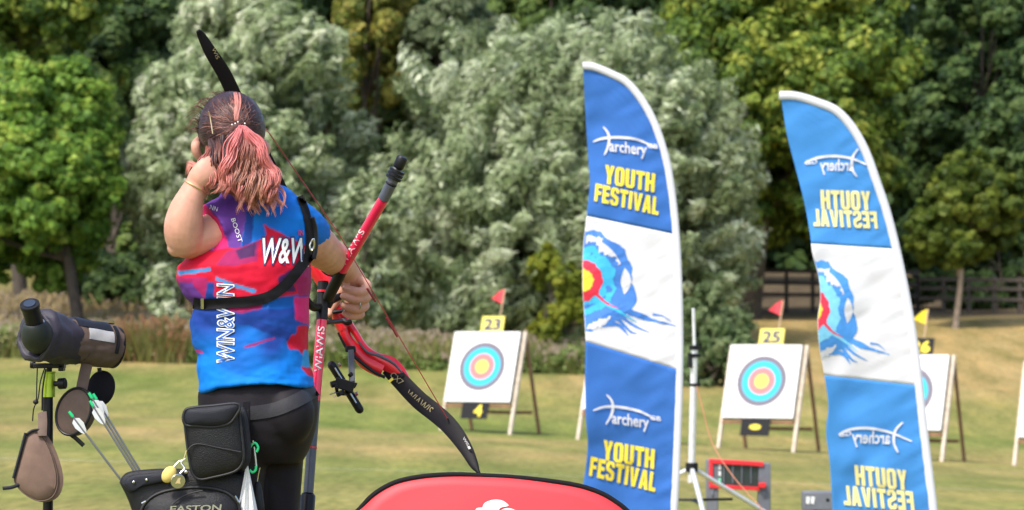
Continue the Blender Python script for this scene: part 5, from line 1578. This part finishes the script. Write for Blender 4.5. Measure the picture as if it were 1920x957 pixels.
mb = MB(); mb.tube([Q(487, 877, B + .03), Q(484, 890, B + .03), Q(482, 903, B + .03)], .0026, n=6); mb.build('chain', M_metal, tb)

# ------------------------------------------------------------------ spotting scope
T = .15
def G(x, y, d=0): return P(x, y, A + T + d)
sst = empty('scope_stand', (G(90, 0).x, A + T, 0), 'black monopole scope stand with a lime green collar at the left edge', 'scope stand')
gsc = S9 * (A + T) / A
mb = MB(); mb.tube([(G(90, 0).x, A + T, 0), G(90, 742)], 9.5 * gsc, n=16, sub=1); mb.build('pole', M_black, sst)
mb = MB(); mb.tube([G(91, 745), G(91, 741), G(92, 700)], [13 * gsc, 12.5 * gsc, 11.5 * gsc], n=20, sub=1); mb.tube([G(92, 700), G(92, 697)], 12.6 * gsc, n=20, sub=1); mb.build('collar', M_lime, sst, bevel=.001)
mb = MB(); mb.tube([G(102, 720, -.01), G(111, 720, -.015)], .008, n=10, sub=1); mb.tube([G(110, 720, -.015), G(123, 719, -.02)], .0155, n=12, sub=1); mb.build('knob', M_black, sst, bevel=.002)
mb = MB(); mb.tube([G(92, 698), G(93, 688)], .008, n=10, sub=1); mb.box(G(93, 686), (.085, .05, .014)); mb.tube([G(57, 683, -.01), G(66, 684, -.01)], .012, n=10, sub=1); mb.box(G(116, 690), (.014, .05, .018)); mb.build('head_plate', M_black, sst, bevel=.003)
mb = MB(); mb.tube([G(100, 957), G(100, 965)], .013, n=8, sub=1)
for dx_ in (-.35, .3):
    mb.tube([(G(90, 0).x, A + T, .02), (G(90, 0).x + dx_, A + T + .12, .01)], .01, n=8, sub=1)
mb.build('foot', M_black, sst)
for pts, r in (([(70, 690), (69, 720), (68, 752), (63, 768), (61, 790)], .0019), ([(84, 690), (76, 715), (72, 745), (68, 755)], .0019), ([(86, 692), (80, 730), (79, 770)], .0024)):
    mb = MB(); mb.tube([G(a, b, -.03) for a, b in pts], r, n=6); mb.build('cord', M_black, sst)
mb = MB(); mb.ell(G(67, 754, -.03), (.008, .006, .007), 8, 6); mb.build('cord_toggle', M_black, sst)

sc_ = empty('spotting_scope', tuple(G(92, 680)), 'spotting scope in a brown canvas cover with a plum hood mounted on the stand', 'spotting scope')
def stube(path, name, mt, root=sc_, n=28, dirn=None, sub=4):
    mbt = MB(); mbt.tube([G(x, y, d) for x, y, r, d in path], [r * gsc for x, y, r, d in path], n=n, sub=sub, dirn=dirn); return mbt.build(name, mt, root, angle=50)
def wrinkle(o, amp, sc):
    for v in o.data.vertices:
        p = Vector(v.co); q = noise.noise(Vector((p.x * sc * .8, p.y * sc, p.z * sc * 1.6))) + .5 * abs(noise.noise(p * sc * 2.3))
        v.co = p + v.normal * amp * q
cov = stube([(118, 636, 38, -.02), (128, 637, 41, -.015), (160, 642, 42, .02), (195, 648, 41, .055), (212, 651, 39, .075), (217, 652, 36, .08)], 'cover', M_scopecover, n=64, sub=9)
wrinkle(cov, .0035, 45)
stube([(212, 651.4, 40, .076), (216, 652, 40, .08)], 'rim', M_black, cov, sub=1)
# plum hood, gathered cloth
mb = MB(); rings = []
path = catmull([(64, 631, 38, 41, -.128), (66, 631, 42, 46, -.122), (80, 629, 45, 48, -.10), (105, 634, 43, 46, -.05), (130, 639, 41, 42.5, -.01), (142, 641, 40, 41.5, .0)], 6)
for i, q in enumerate(path):
    c_ = G(q[0], q[1], q[4]); ring = []
    ax_ = Vector((.52, .82, -.10)).normalized(); u_ = Vector((0, 0, 1)); u_ = (u_ - ax_ * ax_.dot(u_)).normalized(); w_ = ax_.cross(u_)
    for j in range(40):
        t = 2 * math.pi * j / 40
        k = 1 + .035 * math.sin(t * 7 + i * .25) * (1 - i / len(path)) + .02 * math.sin(t * 3 + i * .5) + .09 * noise.noise(Vector((math.cos(t) * 2.4, math.sin(t) * 2.4, i * .22))) + .06 * abs(noise.noise(Vector((math.cos(t) * 5, math.sin(t) * 5, i * .45))))
        ring.append(c_ + u_ * math.cos(t) * q[3] * gsc * k + w_ * math.sin(t) * q[2] * gsc * k)
    rings.append(ring)
inner = [[p + (G(path[0][0], path[0][1], path[0][4]) - p) * s + Vector((.7, .6, -.1)) * dd for p in rings[0]] for s, dd in ((.1, .003), (.2, .05))]
mb.rings([inner[1], inner[0]] + rings)
hood = mb.build('hood', M_scopepurple, sc_, angle=180)
stube([(84, 640, 27, -.09), (72, 634, 30, -.135), (69, 624, 29, -.160), (66, 612, 24, -.176), (65, 606, 19, -.180)], 'prism_housing', mat('dark green rubber', (.016, .022, .02), .6))
ep = stube([(65.5, 610, 17, -.176), (62, 595, 16.5, -.192), (58, 581, 16.5, -.206), (57, 577, 18, -.209), (55.5, 570, 18, -.216)], 'eyepiece', M_black, sub=2)
stube([(65.4, 608, 18.3, -.1785), (65, 606, 18.3, -.1805)], 'eyepiece_ring', M_metal, ep, sub=1)
stube([(55.6, 570.4, 11, -.2155), (55.2, 568.5, 11, -.2175)], 'eye_lens', M_glass, ep, sub=1)
# top flap, clear window, strap on the cover
def wrap(x0, x1, t0, t1, r, name, mt, dz=0):
    ax_ = (G(195, 648, .055) - G(128, 637, -.015)).normalized(); u_ = Vector((0, 0, 1)); u_ = (u_ - ax_ * ax_.dot(u_)).normalized(); w_ = u_.cross(ax_)
    if w_.y > 0: w_ = -w_
    mbw = MB(); rings = []
    for s in np.linspace(0, 1, 10):
        x = x0 + (x1 - x0) * s; f_ = (x - 128) / 67.
        c_ = G(128, 637, -.015).lerp(G(195, 648, .055), f_)
        row = []
        for t in np.linspace(R(t0), R(t1), 12):
            k = r * (1 + .012 * math.sin(t * 6 + s * 7))
            row.append(c_ + (u_ * math.cos(t) + w_ * math.sin(t)) * k * gsc)
        rings.append(row + [p + (c_ - p) * .04 for p in reversed(row)])
    mbw.rings(rings); return mbw.build(name, mt, cov, angle=60)
wrap(128, 192, 5, 52, 43.4, 'top_flap', M_leather2)
wrap(146, 192, 54, 84, 43.2, 'label_window', M_clear)
wrap(130, 208, -12, 4, 43.6, 'strap', M_black)
wrap(196, 202, 30, 110, 43.8, 'strap', M_black)
mb = MB(); mb.tube([G(163, 683, .0), G(158, 705, -.01), G(152, 735, -.02)], [(.003, .0165)] * 3, n=10, dirn=(0, 1, 0)); mb.build('cap_strap', M_scopecover, sc_)
# hanging cover cap: shallow drum
ce = G(138, 772, -.03); axc = Vector((-.35, -.93, .12)).normalized()
def disc(c, ax_, ra, rb, th, name, mt, root, tilt=0.0, rimr=None, rimm=None):
    u_ = Vector((0, 0, 1)); u_ = (u_ - ax_ * ax_.dot(u_)).normalized(); w_ = ax_.cross(u_)
    u2 = u_ * math.cos(tilt) + w_ * math.sin(tilt); w2 = ax_.cross(u2)
    def ring(s, o_): return [c + ax_ * o_ + u2 * math.cos(2 * math.pi * j / 36) * ra * s + w2 * math.sin(2 * math.pi * j / 36) * rb * s for j in range(36)]
    mbd = MB(); mbd.rings([ring(.02, -th), ring(.97, -th), ring(1, -th + .002), ring(1, -.002), ring(.96, 0), ring(.5, .004), ring(.02, .005)])
    o = mbd.build(name, mt, root, angle=50)
    if rimr:
        mbd = MB(); q = ring(1.0, 0); mbd.tube(q + [q[0]], rimr, n=8, sub=1); mbd.build('rim', rimm, o)
    return o
disc(ce, axc, 45 * gsc, 35 * gsc, .035, 'cover_cap', M_scopecover, sc_, -.35, .004, M_black)
mb = MB(); mb.tube([G(128, 812, -.03), G(142, 822, -.03), G(157, 836, -.03)], [(.002, .006)] * 3, n=8, dirn=(0, 1, 0)); mb.build('cap_tab', M_black, sc_)
lc = empty('lens_cap', tuple(G(187, 765, .06)), 'round black lens cap hanging under the front of the spotting scope', 'lens cap')
disc(G(188, 728, .06), Vector((-.2, -.95, .1)).normalized(), 34 * gsc, 27 * gsc, .012, 'cap', M_blackmatte, lc, -.2)
mb = MB(); mb.tube([G(186, 690, .055), G(187, 698, .055)], .006, n=8, sub=1); mb.build('tether', M_black, lc)

cs = empty('hanging_case', tuple(G(78, 942, -.06)), 'tan canvas teardrop case hanging from the scope stand', 'case')
cpl = [(54, 812), (66, 806), (84, 812), (100, 835), (114, 872), (119, 903), (112, 928), (96, 940), (74, 941), (50, 930), (34, 916), (25, 898), (34, 866), (44, 835)]
def Gq(pl, d, sub=4): return [G(a, b, d) for a, b in catmull(pl + [pl[0]], sub)[:-1]]
mb = MB(); out = catmull(cpl + [cpl[0]], 4)[:-1]; ccx = 62; ccy = 885
rings = []
for s, dd, sx in ((.9, .05, 8), (1, .04, 8), (1, .004, 2), (.985, -.002, 0), (.96, -.002, 0), (.93, -.006, 0), (.6, -.012, 0), (.02, -.014, 0)):
    rings.append([G(ccx + (p[0] - ccx) * s * (.88 if dd < .003 else 1) - (3 if dd < .003 else 0), ccy + (p[1] - ccy) * s * (.97 if dd < .003 else 1), -.075 + dd) for p in out])
mb.rings(rings); co = mb.build('case_body', M_case, cs, angle=50)
seam = [(ccx + (p[0] - ccx) * .87 - 3, ccy + (p[1] - ccy) * .96) for p in cpl]
mb = MB(); q = [G(a, b, -.079) for a, b in catmull(seam + [seam[0]], 4)]; mb.tube(q, .0018, n=6, sub=1); mb.build('seam', M_scopecover, co)
mb = MB(); mb.tube([G(48, 812, -.085), G(38, 850, -.085), G(25, 897, -.085)], .004, n=8); mb.tube([G(46, 818, -.083), G(60, 808, -.083), G(74, 806, -.08)], .0035, n=8); mb.build('edge_binding', M_leather2, co)
mb = MB(); mb.tube([G(79, 774, -.05), G(80, 790, -.07), G(79, 818, -.088)], [(.003, .013)] * 3, n=10, dirn=(0, 1, 0)); mb.build('strap', M_scopecover, cs)
mb = MB(); mb.tube([G(38, 908, -.08), G(22, 914, -.085), G(5, 916, -.085)], [(.002, .005)] * 3, n=8, dirn=(0, 1, 0)); mb.build('pull_tab', M_leather2, cs)
